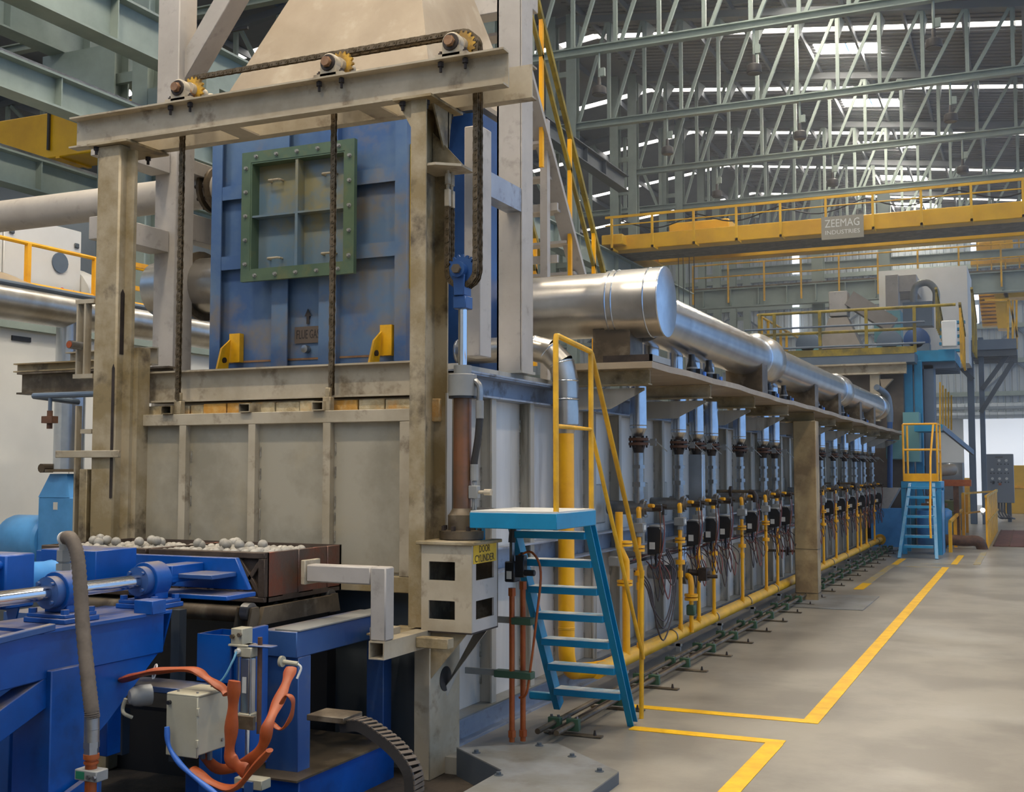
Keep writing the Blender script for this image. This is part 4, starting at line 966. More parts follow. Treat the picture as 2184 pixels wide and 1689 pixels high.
b = B(); b.box(dx0, dx1, DY, DY + .1, dz0 - .02, dz0 + .08); b.build('bottom_rail', 'cream_dirty', t, bev=.004)
for x in (-5.46, -4.8, -4.22):        # square tube sockets on top
    b = B()
    for q in ((-.045, -.038, 0, .06), (.038, .045, 0, .06), (-.038, .038, 0, .007), (-.038, .038, .053, .06)): b.box(x + q[0], x + q[1], DY - .02, DY + .12, dz1 + q[2], dz1 + q[3])
    b.build('tube_socket', 'cream_dirty', t, smooth=0)
    B().box(x - .038, x + .038, DY + .09, DY + .1, dz1 + .007, dz1 + .053).build('socket_back', 'rust', t, smooth=0)
for x in (-5.392, -4.172):
    b = B(); b.box(x - .03, x + .03, YC - .03, YC + .02, dz1, 2.22); b.box(x - .018, x + .018, YC - .02, YC + .01, 2.22, 2.28); b.build('lifting_lug', 'cream_dirty', t, bev=.004)
B().box(dx1, dx1 + .045, DY + .02, DY + .14, dz0, dz1).build('dark_end_strip', 'darkiron', t, bev=.006)  # dark iron strip along the right end of the door
# ---- lintel and brick course above the door
b = B(); b.chan((-5.74, 6.5, 2.33), (-3.46, 6.5, 2.33), .06, .22, .012, side=1); li = tag(b.build('lintel_beam', 'cream'), 'dirty cream lintel beam over the brick course', 'beam')
B().box(-5.74, -3.46, 6.5, 6.62, 2.22, 2.44).build('lintel_back', 'cream', li, smooth=0)
br = thing('brick_course', 'course of cream and rust stained firebricks above the furnace door', 'bricks', (-4.6, 6.5, 2.1))
x = -5.76; random.seed(3); k = 0
while x < -3.5:
    wd = random.choice((.12, .2, .21, .2))
    y = 6.46 + random.uniform(-.008, .01)
    b = B(); b.box(x + .004, x + wd - .004, y, 6.6, 2.05, 2.2 + random.uniform(-.006, .006)); b.build('brick', 'brick_rust' if k in (3, 4, 8, 9) else 'brick', br, bev=.006); x += wd; k += 1
# ---- dark mouth behind the rollers and left wing plates
m_ = thing('furnace_mouth', 'dark grey plates below the furnace door', 'plate', (-4.6, 6.6, 0))
b = B(); b.box(-5.9, -3.47, 6.5, 6.6, -.3, 1.0); b.build('front_plate', 'graydark', m_)
B().box(-3.75, -3.47, 6.42, 6.5, -.05, .7).build('side_plate', 'graydark', m_)
# stub beams poking out at the left
t = thing('stub_beams', 'stack of dusty channel stubs sticking out left of the left post', 'beam', (-6.9, 6.8, 2.3))
b = B(); b.ibeam((-7.25, 6.75, 2.42), (-5.75, 6.75, 2.42), .12, .17, .014); b.build('lower_beam', 'brownsteel', t)
b = B(); b.chan((-7.3, 6.75, 2.545), (-6.1, 6.75, 2.545), .05, .07, .01); b.build('upper_angle', 'cream_dirty', t)
b = B(); b.chan((-7.15, 7.3, 2.63), (-6.2, 7.1, 2.63), .06, .14, .01); b.build('upper_channel', 'cream', t)
b = B(); b.chan((-7.0, 7.0, 2.61), (-6.2, 6.95, 2.61), .06, .14, .01); b.build('upper_channel', 'cream', t)
t = thing('drain_pipe', 'teal pipe with small tap left of the left post', 'pipe', (-6.4, 6.2, 1.9))
B().tube([(-6.0, 6.25, 2.28), (-6.6, 6.25, 2.28), (-6.62, 6.3, 2.28), (-6.62, 6.7, 2.26)], .022, 10).build('pipe', 'slate', t)
B().cyl((-6.44, 6.25, 2.1), (-6.44, 6.25, 2.27), .014, n=8).build('drop', 'slate', t)
b = B(); b.box(-6.49, -6.39, 6.22, 6.28, 2.08, 2.13); b.cyl((-6.44, 6.25, 2.04), (-6.44, 6.25, 2.17), .02, n=8); b.build('tap', 'rust', t)
# ================================================================ flue chamber
CY0, CX0, CX1, CZ0, CZ1 = 7.5, -6.03, -4.22, 2.5, 4.75
t = FC = thing('flue_chamber', 'blue ribbed flue gas chamber standing on the furnace roof', 'chamber', (-5.1, 8.2, 2.45))
b = B(); b.box(CX0 + .02, CX1 - .02, CY0 + .06, 9.3, CZ0, CZ1); b.build('shell', 'chamber', t)
b = B(); b.box(-5.9, -3.95, 8.2, 8.75, CZ0, 4.6); b.build('rear_shell', 'chamber_dark', t)
for x0, x1 in ((CX0, CX0 + .1), (CX1 - .1, CX1), (-5.43, -5.28), (-4.99, -4.83)):
    b = B(); b.box(x0, x1, CY0, CY0 + .012, CZ0 + .02, CZ1); b.box(x0 if x0 < -5 else x1 - .012, x0 + .012 if x0 < -5 else x1, CY0 + .012, CY0 + .07, CZ0 + .02, CZ1); b.build('upright_rib', 'chamber', t, smooth=0)
for z in (4.0, 3.43):
    b = B(); b.box(CX0 + .1, CX1 - .1, CY0 + .005, CY0 + .015, z - .08, z + .03); b.box(CX0 + .1, CX1 - .1, CY0 + .015, CY0 + .07, z + .018, z + .03); b.build('cross_rib', 'chamber', t, smooth=0)
B().box(CX0, CX1, CY0 - .03, CY0 + .06, CZ0, CZ0 + .015).build('base_flange', 'cream_dirty', t, smooth=0)
B().box(CX0 + .1, CX1 - .1, CY0 + .052, CY0 + .056, CZ0 + .1, CZ0 + .115).build('paint_line', 'bronze', t, smooth=0)
for k in range(9):
    x = CX0 + .1 + k * .2; B().cyl((x, CY0 - .01, CZ0 + .015), (x, CY0 - .01, CZ0 + .03), .018, n=6).build('bolt', 'cream_dirty', t)
B().box(CX1 + .002, CX1 + .02, CY0 + .05, CY0 + .1, 3.1, 4.2).build('yellow_strip', 'signyellow', t, smooth=0)
# lifting lugs
for x in (-5.83, -4.44):
    b = B(); b.box(x - .0, x + .1, CY0 - .004, CY0 + .05, CZ0 + .1, CZ0 + .33); o = b.build('lug_pad', 'yellow_rail', t, smooth=0)
    b = B(); b.prism([(x - .01, CY0 - .02, CZ0 + .03), (x + .012, CY0 - .02, CZ0 + .28), (x + .012, CY0 - .13, CZ0 + .2), (x - .01, CY0 - .16, CZ0 + .03)], (.016, 0, 0)); b.build('lug_plate', 'yellow_rail', o, smooth=0)
    B().cyl((x - .012, CY0 - .09, CZ0 + .11), (x + .03, CY0 - .09, CZ0 + .11), .022, n=14).build('lug_hole_disc', 'darkiron', o)  # solid dark disc where the lug is pierced
# flue gas stencil
b = B(); x0 = -5.24; b.box(x0, x0 + .24, CY0 + .046, CY0 + .05, 2.73, 2.86); o = b.build('stencil_plate', 'stencil', t, smooth=0)
text('FLUE GAS', .1, (x0 + .122, CY0 + .0455, 2.795), (R(90), 0, 0), 'ink', o, width=.21)
b = B(); ax_ = x0 + .12
b.prism([(ax_ - .012, CY0 + .046, 2.88), (ax_ + .012, CY0 + .046, 2.88), (ax_ + .012, CY0 + .046, 2.94), (ax_ + .03, CY0 + .046, 2.94), (ax_, CY0 + .046, 3.0), (ax_ - .03, CY0 + .046, 2.94), (ax_ - .012, CY0 + .046, 2.94)], (0, .004, 0)); b.build('stencil_arrow', 'ink', t, smooth=0)
b = B(); b.lathe((ax_, CY0 + .05, 2.68), (0, -1, 0), [(.03, 0), (.03, .05), (.012, .055)], 14); b.build('plug', 'steel', t)
# inspection hatch
hx0, hx1, hz0, hz1 = -5.65, -4.61, 3.22, 4.25; HY0 = CY0 - .11
h = thing('inspection_hatch', 'green framed square inspection hatch with four handles on the blue chamber', 'hatch', (-5.13, HY0, hz0))
fr = .085
b = B(); b.box(hx0, hx1, HY0, HY0 + .04, hz1 - fr, hz1); b.box(hx0, hx1, HY0, HY0 + .04, hz0, hz0 + fr); b.box(hx0, hx0 + fr, HY0, HY0 + .04, hz0 + fr, hz1 - fr); b.box(hx1 - fr, hx1, HY0, HY0 + .04, hz0 + fr, hz1 - fr); b.build('flange_frame', 'hatch', h)
b = B(); w2 = .012
b.box(hx0 + fr, hx0 + fr + w2, HY0 + .004, HY0 + .12, hz0 + fr + w2, hz1 - fr - w2); b.box(hx1 - fr - w2, hx1 - fr, HY0 + .004, HY0 + .12, hz0 + fr + w2, hz1 - fr - w2); b.box(hx0 + fr, hx1 - fr, HY0 + .004, HY0 + .12, hz0 + fr, hz0 + fr + w2); b.box(hx0 + fr, hx1 - fr, HY0 + .004, HY0 + .12, hz1 - fr - w2, hz1 - fr); b.build('collar', 'hatch', h, smooth=0)
B().box(hx0 + fr, hx1 - fr, HY0 + .1, HY0 + .11, hz0 + fr, hz1 - fr).build('cover_plate', 'hatchplate', h, smooth=0)
B().box(-5.15, -5.125, HY0 + .01, HY0 + .1, hz0 + fr, hz1 - fr).build('upright_bar', 'hatchplate', h, smooth=0)
for x0, x1 in ((hx0 + fr + w2, -5.15), (-5.125, hx1 - fr - w2)): B().box(x0, x1, HY0 + .01, HY0 + .1, 3.725, 3.74).build('cross_bar', 'hatchplate', h, smooth=0)
for x in (-5.38, -4.88):
    for z in (4.02, 3.4): B().tube([(x - .055, HY0 + .1, z), (x - .055, HY0 + .06, z), (x - .045, HY0 + .045, z), (x + .045, HY0 + .045, z), (x + .055, HY0 + .06, z), (x + .055, HY0 + .1, z)], .009, 8).build('handle', 'cream', h)
for i in range(5):
    s = fr / 2 + (hx1 - hx0 - fr) * (i + .5) / 5
    for x, z in ((hx0 + s, hz1 - fr / 2), (hx0 + s, hz0 + fr / 2), (hx0 + fr / 2, hz0 + s), (hx1 - fr / 2, hz0 + s)):
        b = B(); b.cyl((x, HY0 - .004, z), (x, HY0, z), .017, n=10); b.cyl((x, HY0 - .02, z), (x, HY0 - .004, z), .012, n=6); b.build('bolt', 'grey', h)
# hood above
b = B(); b.add([(-5.98, 7.55, 4.75), (-4.06, 7.55, 4.75), (-4.06, 9.4, 4.75), (-5.98, 9.4, 4.75), (-5.36, 8.1, 6.2), (-4.5, 8.1, 6.2), (-4.5, 8.95, 6.2), (-5.36, 8.95, 6.2)], [(0, 1, 5, 4), (1, 2, 6, 5), (2, 3, 7, 6), (3, 0, 4, 7), (4, 5, 6, 7), (3, 2, 1, 0)])
hd = tag(b.build('flue_hood', 'tan', smooth=0), 'tan tapering sheet metal flue hood above the blue chamber', 'hood')
B().box(-6.0, -4.04, 7.52, 9.43, 4.72, 4.76).build('hood_flange', 'tan', hd, smooth=0)
# ---- white steel tower columns with braces
t = thing('steel_tower', 'flaking pale grey steel tower around the flue chamber', 'tower', (-5, 8.4, 2.45))
def tube_col(x, y, z0, z1, s=.19, m='white_steel'):
    return B().box(x - s / 2, x + s / 2, y - s / 2, y + s / 2, z0, z1).build('column', m, t, bev=.008)
tube_col(-6.6, 7.72, 1.6, 7.5, .23)
b = B(); b.ibeam((-3.42, 7.7, 2.45), (-3.42, 7.7, 7.5), .2, .2, .014, (1, 0, 0)); b.build('column', 'white_steel', t)
B().box(-3.52, -3.33, 7.6, 7.61, 2.45, 7.5).build('column_cover', 'white_steel', t, smooth=0)
B().box(-3.53, -3.31, 7.58, 7.82, 2.44, 2.46).build('column_base', 'rib', t, smooth=0)
b = B(); b.box(-3.44, -3.32, 6.9, 7.08, 2.5, 4.06); b.build('column', 'white_steel', t, bev=.006)
B().box(-3.34, -3.325, 7.05, 7.7, 3.62, 3.78).build('side_tie', 'bluebeam', t, smooth=0)
B().box(-3.44, -3.325, 7.05, 7.7, 3.61, 3.62).build('side_tie', 'bluebeam', t, smooth=0)
tube_col(-6.5, 9.9, 2.45, 7.5, .2)
B().box(-6.6, -4.2, 9.8, 10.0, 6.1, 6.45).build('cross_beam', 'white_steel', t, bev=.005)
B().bar((-6.55, 7.78, 5.1), (-5.75, 7.78, 6.15), .16, .2, (0, 1, 0)).build('knee_brace', 'white_steel', t, bev=.005)
for z in (3.65, 4.32):
    B().box(-6.75, -6.55, 6.9, 7.6, z - .09, z + .09).build('side_beam', 'white_steel', t, bev=.004)
B().box(-6.7, -6.55, 7.8, 10, 3.72, 3.95).build('side_beam', 'white_steel', t, bev=.004)
B().box(-6.7, -6.55, 7.8, 10, 4.3, 4.42).build('side_beam', 'white_steel', t, bev=.004)
# ---- inclined stair beside the tower, yellow rails
t = thing('tower_stair', 'steep grey stair with yellow hand rails rising beside the flue tower', 'stair', (-4.6, 12, 2.5))
X0 = -4.55
a_, b_ = V((X0, 10.6, 5.6)), V((X0, 12.15, 3.85))
for x in (X0 - .7, X0): 
    b = B(); b.bar((x, 9.9, 6.42), (x, 12.5, 3.3), .05, .17, (1, 0, 0)); b.build('stringer', 'white_steel', t)
for k in range(11):
    f_ = k / 10; B().box(X0 - .7, X0, 9.95 + 2.5 * f_ - .1, 9.95 + 2.5 * f_ + .1, 6.3 - 3.0 * f_, 6.33 - 3.0 * f_).build('tread', 'white_steel', t, smooth=0)
for x in (X0 - .7, X0 + .03):
    B().bar((x, 10.15, 7.3), (x, 12.85, 3.9), .05, .05, (1, 0, 0)).build('hand_rail', 'olive_rail', t)
    B().bar((x, 10.1, 6.95), (x, 12.7, 3.7), .04, .04, (1, 0, 0)).build('mid_rail', 'olive_rail', t)
    for y, z in ((10.85, 5.9), (11.65, 4.85), (12.4, 4.0)):
        B().box(x - .02, x + .02, y - .02, y + .02, z - 1.05, z + .5).build('rail_post', 'yellow', t, smooth=0)
B().box(X0 - .05, X0 + .03, 11.0, 11.08, 2.6, 5.4).build('stair_post', 'white_steel', t, smooth=0)
for z in (3.3, 3.9, 4.45):
    B().box(X0 - 1.0, X0 + .1, 11.1, 11.14, z, z + .08).build('frame_tie', 'white_steel', t, smooth=0)
# ================================================================ pusher machine, conveyor, crates in front of the furnace
def crate(x0, x1, lab):
    y0, y1, z0, z1 = 5.42, 6.22, 1.0, 1.28
    t = thing('cast_crate', lab, 'crate', ((x0 + x1) / 2, 5.8, z0), 'cast steel crates')
    B().box(x0, x1, y0 + .03, y1, z0, z0 + .03).build('floor_plate', 'crate', t, smooth=0)
    B().box(x0, x1, y1 - .02, y1, z0, z1).build('back_wall', 'crate', t, smooth=0)
    B().box(x0, x0 + .02, y0 + .03, y1, z0, z1).build('end_wall', 'crate', t, smooth=0)
    b = B(); n = 5
    for i in range(n):
        ya, yb = y0 + .03 + (y1 - y0 - .03) * i / n, y0 + .03 + (y1 - y0 - .03) * (i + 1) / n; d = .006 if i % 2 else 0
        b.box(x1 - .02, x1 - d, ya, yb, z0 + .02, z1)
    b.build('end_wall', 'crate_end', t, bev=.004)
    B().box(x0, x1, y0 + .03, y0 + .045, z0, z1).build('front_wall', 'crate', t, smooth=0)
    c = 4; w = (x1 - x0) / c
    b = B(); b.box(x0, x1, y0, y0 + .03, z1 - .035, z1); b.box(x0, x1, y0, y0 + .03, z0, z0 + .03); b.build('front_rim', 'crate', t, bev=.004)
    for i in range(c + 1):
        x = min(max(x0 + i * w, x0 + .02), x1 - .02); B().box(x - .022, x + .022, y0, y0 + .03, z0 + .03, z1 - .035).build('front_post', 'crate', t, bev=.003)
    for i in range(c):
        xa, xb = x0 + i * w + .022, x0 + (i + 1) * w - .022
        for s in (0, 1):
            p, q = (xa, y0 + .018, z0 + .03), (xb, y0 + .018, z1 - .035)
            if s: p, q = (xa, y0 + .018, z1 - .035), (xb, y0 + .018, z0 + .03)
            B().bar(p, q, .026, .024, (0, 1, 0)).build('cross_brace', 'crate', t, bev=.003)
    return t
crate(-4.78, -3.95, 'dark cast crate with crossed ribs and rusty end plate, nearest the bracket')
crate(-5.63, -4.80, 'dark cast crate with crossed ribs beside the left post')
bb = B(); bb.ball((0, 0, 0), .03, 14, 9)
BM = D.meshes.new('ball'); BM.from_pydata(bb.v, [], bb.f); BM.polygons.foreach_set('use_smooth', [True] * len(BM.polygons)); BM.materials.append(MATS['ball'])
for x0, x1, lab, grp in ((-4.76, -3.99, 'grey cast ball heaped in the crate nearest the bracket', 'balls in the right crate'), (-5.6, -4.83, 'grey cast ball lying in the crate beside the left post', 'balls in the left crate')):
    random.seed(int(-x0 * 10)); nx, ny = 12, 7
    for i in range(nx):
        for j in range(ny):
            x = x0 + .035 + (x1 - x0 - .07) * i / (nx - 1) + random.uniform(-.01, .01); y = 5.5 + j * .062 + random.uniform(-.01, .01) + .03 * (i % 2)
            z = 1.255 + random.uniform(-.012, .006) + (.012 if -4.4 < x < -4.0 else 0)
            tag(inst('cast_ball', BM, None, (x, y, z), (random.random() * 3, random.random() * 3, 0)), lab, 'ball', grp)
    for i in range(9):
        x = x0 + .12 + random.random() * (x1 - x0 - .2); y = 5.55 + random.random() * .3
        tag(inst('cast_ball', BM, None, (x, y, 1.298 + random.uniform(-.005, .012)), (random.random() * 3, 1, 0)), lab, 'ball', grp)
    B_ = B(); B_.box(x0 - .0, x1, 5.46, 6.2, 1.03, 1.225)
    tag(B_.build('ball_bed', 'ball', smooth=0), ('deep bed of balls filling the crate nearest the bracket' if x0 > -4.8 else 'deep bed of balls filling the crate beside the left post'), 'balls', kind='stuff')
# ---- pusher
t = PU = thing('pusher_machine', 'deep blue pusher machine with polished guide rods in the left foreground', 'machine', (-4.4, 3.6, -.3))
# main girder
b = B(); b.prism([(-4.05, 2.2, 1.02), (-4.05, 4.72, 1.02), (-4.05, 4.72, .82), (-4.05, 4.2, .82), (-4.05, 3.2, .78), (-4.05, 2.2, .76)], (-.38, 0, 0)); b.build('main_girder', 'blue', t, bev=.006)
B().box(-4.46, -4.02, 3.9, 4.74, 1.02, 1.035).build('girder_flange', 'blue', t, smooth=0)
b = B(); b.prism([(-4.04, 2.4, .93), (-4.04, 3.95, 1.03), (-4.0, 3.95, 1.03), (-4.0, 2.4, .93)], (0, 0, .03)); b.build('edge_strip', 'blue_slate', t, bev=.004)
b = B(); b.box(-4.25, -4.02, 3.95, 4.2, -.3, .85); b.build('front_leg', 'blue', t, bev=.005)
b = B(); b.prism([(-4.06, 4.2, .83), (-4.06, 4.7, .83), (-4.06, 4.35, .55), (-4.06, 4.2, .45)], (-.03, 0, 0)); b.build('leg_web', 'blue', t, smooth=0)
b = B(); b.prism([(-4.0, 4.0, .3), (-4.0, 4.2, .36), (-4.0, 4.2, -.3), (-4.0, 3.3, -.3), (-4.0, 3.72, .24)], (.03, 0, 0)); b.build('foot_gusset', 'blue', t, smooth=0)
B().cyl((-4.0, 3.75, .16), (-3.2, 3.78, .12), .03, n=14).build('spacer_bar', 'blue_slate', t)
b = B(); b.box(-4.2, -2.95, 3.92, 4.0, .0, .12); b.build('lower_rail', 'blue_slate', t, bev=.004)
# guide rods and pedestals
for x, vis in ((-4.2, 1), (-5.25, 0)):
    B().cyl((x, 2.0, 1.175), (x, 4.95, 1.175), .036, n=20).build('guide_rod', 'chrome', t)
    for y in (4.18, 4.78):
        b = B(); b.box(x - .13, x + .13, y - .11, y + .11, 1.035, 1.06); o = b.build('pedestal_base', 'blue', t, bev=.004)
        b = B(); b.box(x - .12, x + .12, y - .1, y + .1, 1.06, 1.078); b.box(x - .07, x + .07, y - .04, y + .06, 1.078, 1.17); b.cyl((x, y - .05, 1.175), (x, y + .06, 1.175), .095, n=24); b.build('pedestal_housing', 'blue', t, bev=.003)
        b = B(); b.lathe((x, y - .1, 1.175), (0, 1, 0), [(.045, 0), (.075, .002), (.075, .05)], 24); b.build('bush_flange', 'blue_slate', t)
        for dx, dy in ((-.1, -.08), (.1, -.08), (.1, .08), (-.1, .08)): B().cyl((x + dx, y + dy, 1.078), (x + dx, y + dy, 1.1), .02, n=6).build('bolt', 'blue', o)
        for a in (45, 135, 315): B().cyl((x + .06 * math.cos(R(a)), y - .115, 1.175 + .06 * math.sin(R(a))), (x + .06 * math.cos(R(a)), y - .1, 1.175 + .06 * math.sin(R(a))), .009, n=8).build('bolt', 'blue_slate', t)
        B().prism([(x + .02, y, 1.03), (x + .14, y, 1.03), (x + .08, y, .82)], (0, .012, 0)).build('pedestal_gusset', 'blue', t, smooth=0)
# push cylinder
b = B(); b.cyl((-4.62, 2.0, 1.2), (-4.62, 4.1, 1.2), .1, n=24); b.build('cylinder_barrel', 'blue_slate', t)
for dx, dz in ((.1, .09), (-.1, .09), (.1, -.1), (-.02, -.16)): B().cyl((-4.62 + dx, 2.0, 1.2 + dz), (-4.62 + dx, 4.1, 1.2 + dz), .022, n=12).build('tie_rod', 'blue', t)
b = B(); b.box(-4.76, -4.48, 4.1, 4.28, 1.08, 1.34); b.build('cylinder_head', 'blue', t, bev=.008)
b = B(); b.lathe((-4.62, 4.28, 1.2), (0, 1, 0), [(.1, 0), (.085, .06), (.08, .2), (.085, .24), (.07, .26)], 20); b.build('rod_gaiter', 'skyblue', t)
b = B(); b.box(-4.78, -4.4, 4.6, 4.9, 1.14, 1.33); b.build('crosshead', 'blue', t, bev=.004)
# head plate that meets the crates
b = B(); b.prism([(-5.4, 5.16, 1.1), (-3.86, 5.16, 1.1), (-3.95, 5.16, 1.27), (-5.4, 5.16, 1.27)], (0, .035, 0)); b.build('push_plate', 'blue', t, bev=.004)
b = B(); b.box(-4.3, -3.94, 4.95, 5.16, 1.17, 1.195); b.build('shelf_plate', 'blue_slate', t, bev=.004)
b = B(); b.box(-4.5, -3.84, 4.95, 5.2, 1.065, 1.09); b.build('foot_plate', 'blue', t, bev=.004)
b = B(); b.box(-4.28, -4.16, 4.9, 5.16, 1.15, 1.24); b.cyl((-4.2, 4.85, 1.175), (-4.2, 4.95, 1.175), .042, n=14); b.build('rod_clamp', 'blue', t, bev=.004)
B().box(-4.1, -3.98, 4.55, 4.65, 1.03, 1.1).build('stop_block', 'blue', t, bev=.004)
# lower blue frames behind
b = B(); b.box(-5.4, -4.3, 4.6, 4.7, .3, .6); b.box(-4.9, -4.75, 4.4, 4.6, -.3, .9); b.build('rear_frame', 'blue', t, bev=.004)
b = B(); b.bar((-4.1, 2.3, .1), (-4.1, 3.97, .76), .1, .13); b.build('slant_brace', 'blue', t, bev=.004)
B().box(-4.5, -4.1, 3.3, 3.4, -.3, .78).build('rear_leg', 'slate', t, bev=.004)
B().box(-4.6, -4.2, 3.6, 3.66, .32, .44).build('tie_bar', 'slate', t, bev=.004)
b = B(); b.box(-4.6, -4.1, 4.3, 4.36, .2, .32); b.build('tie_bar', 'blue_slate', t, bev=.004)
# ---- thick ribbed hose
t = thing('wrapped_hose', 'thick grey wrapped hose arching down to an orange pipe at lower left', 'hose', at(195, 1640, y=3.75))
H = lambda u, v, y=3.75: at(u, v, y=y)
b = B(); pts = cat([H(140, 1147, 3.95), H(152, 1150, 3.92), H(165, 1185, 3.9), H(172, 1260, 3.87), H(177, 1340, 3.83), H(187, 1440, 3.78), H(195, 1510, 3.75), H(197, 1532, 3.75)], 14)
rr = [.0285 + .003 * (i % 2) for i in range(len(pts))]
b.tube(pts, rr, 14); b.build('hose_body', 'hose', t, smooth=60)
q = H(196, 1555); b = B(); b.cyl(q, H(196, 1526), .031, n=18); b.cyl((q.x, q.y, q.z - .05), q, .031, n=18); b.build('ferrule', 'steel', t)
b = B(); b.cyl((q.x, q.y, q.z - .075), (q.x, q.y, q.z - .05), .034, n=6); b.cyl((q.x, q.y, q.z - .1), (q.x, q.y, q.z - .075), .031, n=6); b.build('hex_nut', 'steel', t)
b = B(); b.cyl((q.x, q.y, -.2), (q.x, q.y, q.z - .1), .024, n=16); b.cyl((q.x, q.y, q.z - .12), (q.x, q.y, q.z - .1), .032, n=16); b.cyl((q.x, q.y, q.z - .14), (q.x, q.y, q.z - .13), .03, n=16); b.build('pipe', 'copper', t)
r_ = H(195, 1652); b = B(); b.box(r_.x - .06, r_.x + .06, r_.y - .035, r_.y + .035, r_.z - .02, r_.z + .025); o = b.build('pipe_clamp', 'grey', t, bev=.004)
B().box(r_.x - .05, r_.x - .005, r_.y - .037, r_.y - .035, r_.z - .012, r_.z + .018).build('green_insert', 'green', o, smooth=0)
for dx in (.02, .05): B().cyl((r_.x + dx, r_.y - .045, r_.z), (r_.x + dx, r_.y - .035, r_.z), .01, n=6).build('bolt', 'steel', o)
e = H(138, 1168, 3.95); b = B(); b.cyl((e.x, e.y, e.z - .08), (e.x, e.y, e.z + .035), .024, n=14); b.cyl((e.x, e.y, e.z - .06), (e.x, e.y, e.z - .01), .034, n=6); b.cyl((e.x, e.y, e.z - .1), (e.x, e.y, e.z - .07), .036, n=6); b.build('swivel_fitting', 'grey', t)
b = B(); b.lathe(H(136, 1148, 3.95), H(150, 1148, 3.92) - H(136, 1148, 3.95), [(.012, -.005), (.031, 0), (.033, .02)], 16); b.build('hose_collar', 'labelwhite', t)
# ---- conveyor
t = thing('roller_conveyor', 'slate blue roller conveyor frame under the crates', 'conveyor', (-4.4, 5.6, -.3))
b = B(); b.box(-3.86, -3.63, 5.28, 6.3, .735, .875); b.build('side_rail', 'blue_slate', t, bev=.005)
B().box(-3.78, -3.62, 5.29, 6.3, .875, .885).build('wear_strip', 'grey', t, bev=.002)
b = B(); b.box(-3.84, -3.63, 5.3, 5.42, .1, .735); b.build('leg', 'blue_slate', t, bev=.004)
b = B(); b.box(-3.75, -3.63, 6.2, 6.3, -.3, .735); b.build('leg', 'blue_slate', t, bev=.004)
b = B(); b.box(-4.3, -3.55, 5.2, 6.2, -.25, .12); b.build('base_box', 'blue', t, bev=.006)
B().box(-4.3, -3.53, 5.15, 6.2, .12, .13).build('base_ledge', 'brownsteel', t, smooth=0)
b = B(); b.box(-5.8, -5.6, 5.3, 6.3, .735, .875); b.build('side_rail', 'blue_slate', t)
for k in range(5):
    y = 5.45 + k * .2; b = B(); b.cyl((-5.58, y, .93), (-4.03, y, .93), .05, n=16); b.build('roller', 'brownsteel', t)
b = B(); b.prism([(-3.93, 5.32, .89), (-3.93, 6.05, .89), (-3.93, 6.05, .985), (-3.93, 5.36, .985)], (.03, 0, 0)); b.build('roller_guide', 'brownsteel', t)
for y in (5.3, 6.1):
    b = B(); b.cyl((-3.99, y, .965), (-3.94, y, .965), .05, n=20); b.build('wheel', 'steel', t)
    for x in (-4.02, -3.93): b = B(); b.prism([(x, y - .06, .88), (x, y + .06, .88), (x, y + .03, .99), (x, y - .03, .99)], (.014, 0, 0)); b.build('wheel_bracket', 'brownsteel', t)
for x in (-4.9, -4.5): B().box(x, x + .06, 5.3, 5.36, .1, .95).build('inner_post', 'graydark', t, smooth=0)
B().box(-5.9, -4.1, 6.3, 6.4, -.3, .95).build('dark_back_sheet', 'black', t, smooth=0)  # black sheet, the dark conveyor interior put into its colour
B().box(-5.8, -4.05, 5.0, 5.9, .45, .47).build('dark_low_sheet', 'black', t, smooth=0)  # black sheet standing for the darkness below the rollers
# hollow post + shelf in front
t = thing('hollow_post', 'blue hollow square post beside the air cylinder', 'post', (-3.82, 4.95, -.3))
x0, x1, y0, y1 = -3.97, -3.76, 4.88, 5.08
b = B()
for q in ((x0, x1, y0, y0 + .01), (x0, x1, y1 - .01, y1), (x0, x0 + .01, y0 + .01, y1 - .01), (x1 - .01, x1, y0 + .01, y1 - .01)): b.box(*q, .66, .9)
b.build('upper_tube', 'blue', t, smooth=0)
b = B(); b.box(x0 + .005, x1 - .06, y0 + .02, y1, -.3, .68); b.build('lower_tube', 'blue', t, bev=.004)
B().box(x1 - .01, x1 + .02, y0 + .03, y1 + .1, .2, .92).build('mount_plate', 'blue', t, bev=.004)
B().box(-4.5, -3.9, 4.7, 4.9, .62, .65).build('side_ledge', 'blue_slate', t, bev=.003)
# air cylinder
t = thing('air_cylinder', 'upright grey pneumatic cylinder with tie rods and blue tube', 'cylinder', (-3.66, 4.92, .3))
ax, ay = -3.66, 4.9
b = B(); b.box(ax - .032, ax + .032, ay - .028, ay + .028, .5, .8); b.build('barrel', 'silver', t, bev=.012, seg=3)
for z in (.47, .8): b = B(); b.box(ax - .045, ax + .045, ay - .04, ay + .04, z, z + .05); b.build('end_block', 'boxbeige', t, bev=.004)
for dx in (-.036, .036):
    for dy in (-.032, .032): B().cyl((ax + dx, ay + dy, .49), (ax + dx, ay + dy, .83), .005, n=6).build('tie_rod', 'steel', t)
b = B(); b.box(ax - .09, ax - .02, ay - .03, ay + .06, .85, .94); b.box(ax - .1, ax + .02, ay - .04, ay + .04, .85, .862); b.build('top_bracket', 'boxbeige', t, bev=.003)
for dx, dz in ((-.075, .9), (-.03, .91)): B().cyl((ax + dx, ay - .045, dz), (ax + dx, ay - .03, dz), .012, n=6).build('bolt', 'brownsteel', t)
B().box(ax - .02, ax + .16, ay - .03, ay + .03, .852, .862).build('stay_plate', 'blue_slate', t, bev=.004)
B().cyl((ax + .07, ay, .42), (ax + .07, ay, .9), .012, n=10).build('guide_rod', 'rust', t)
B().cyl((ax, ay, .2), (ax, ay, .48), .012, n=12).build('rod', 'chrome', t)
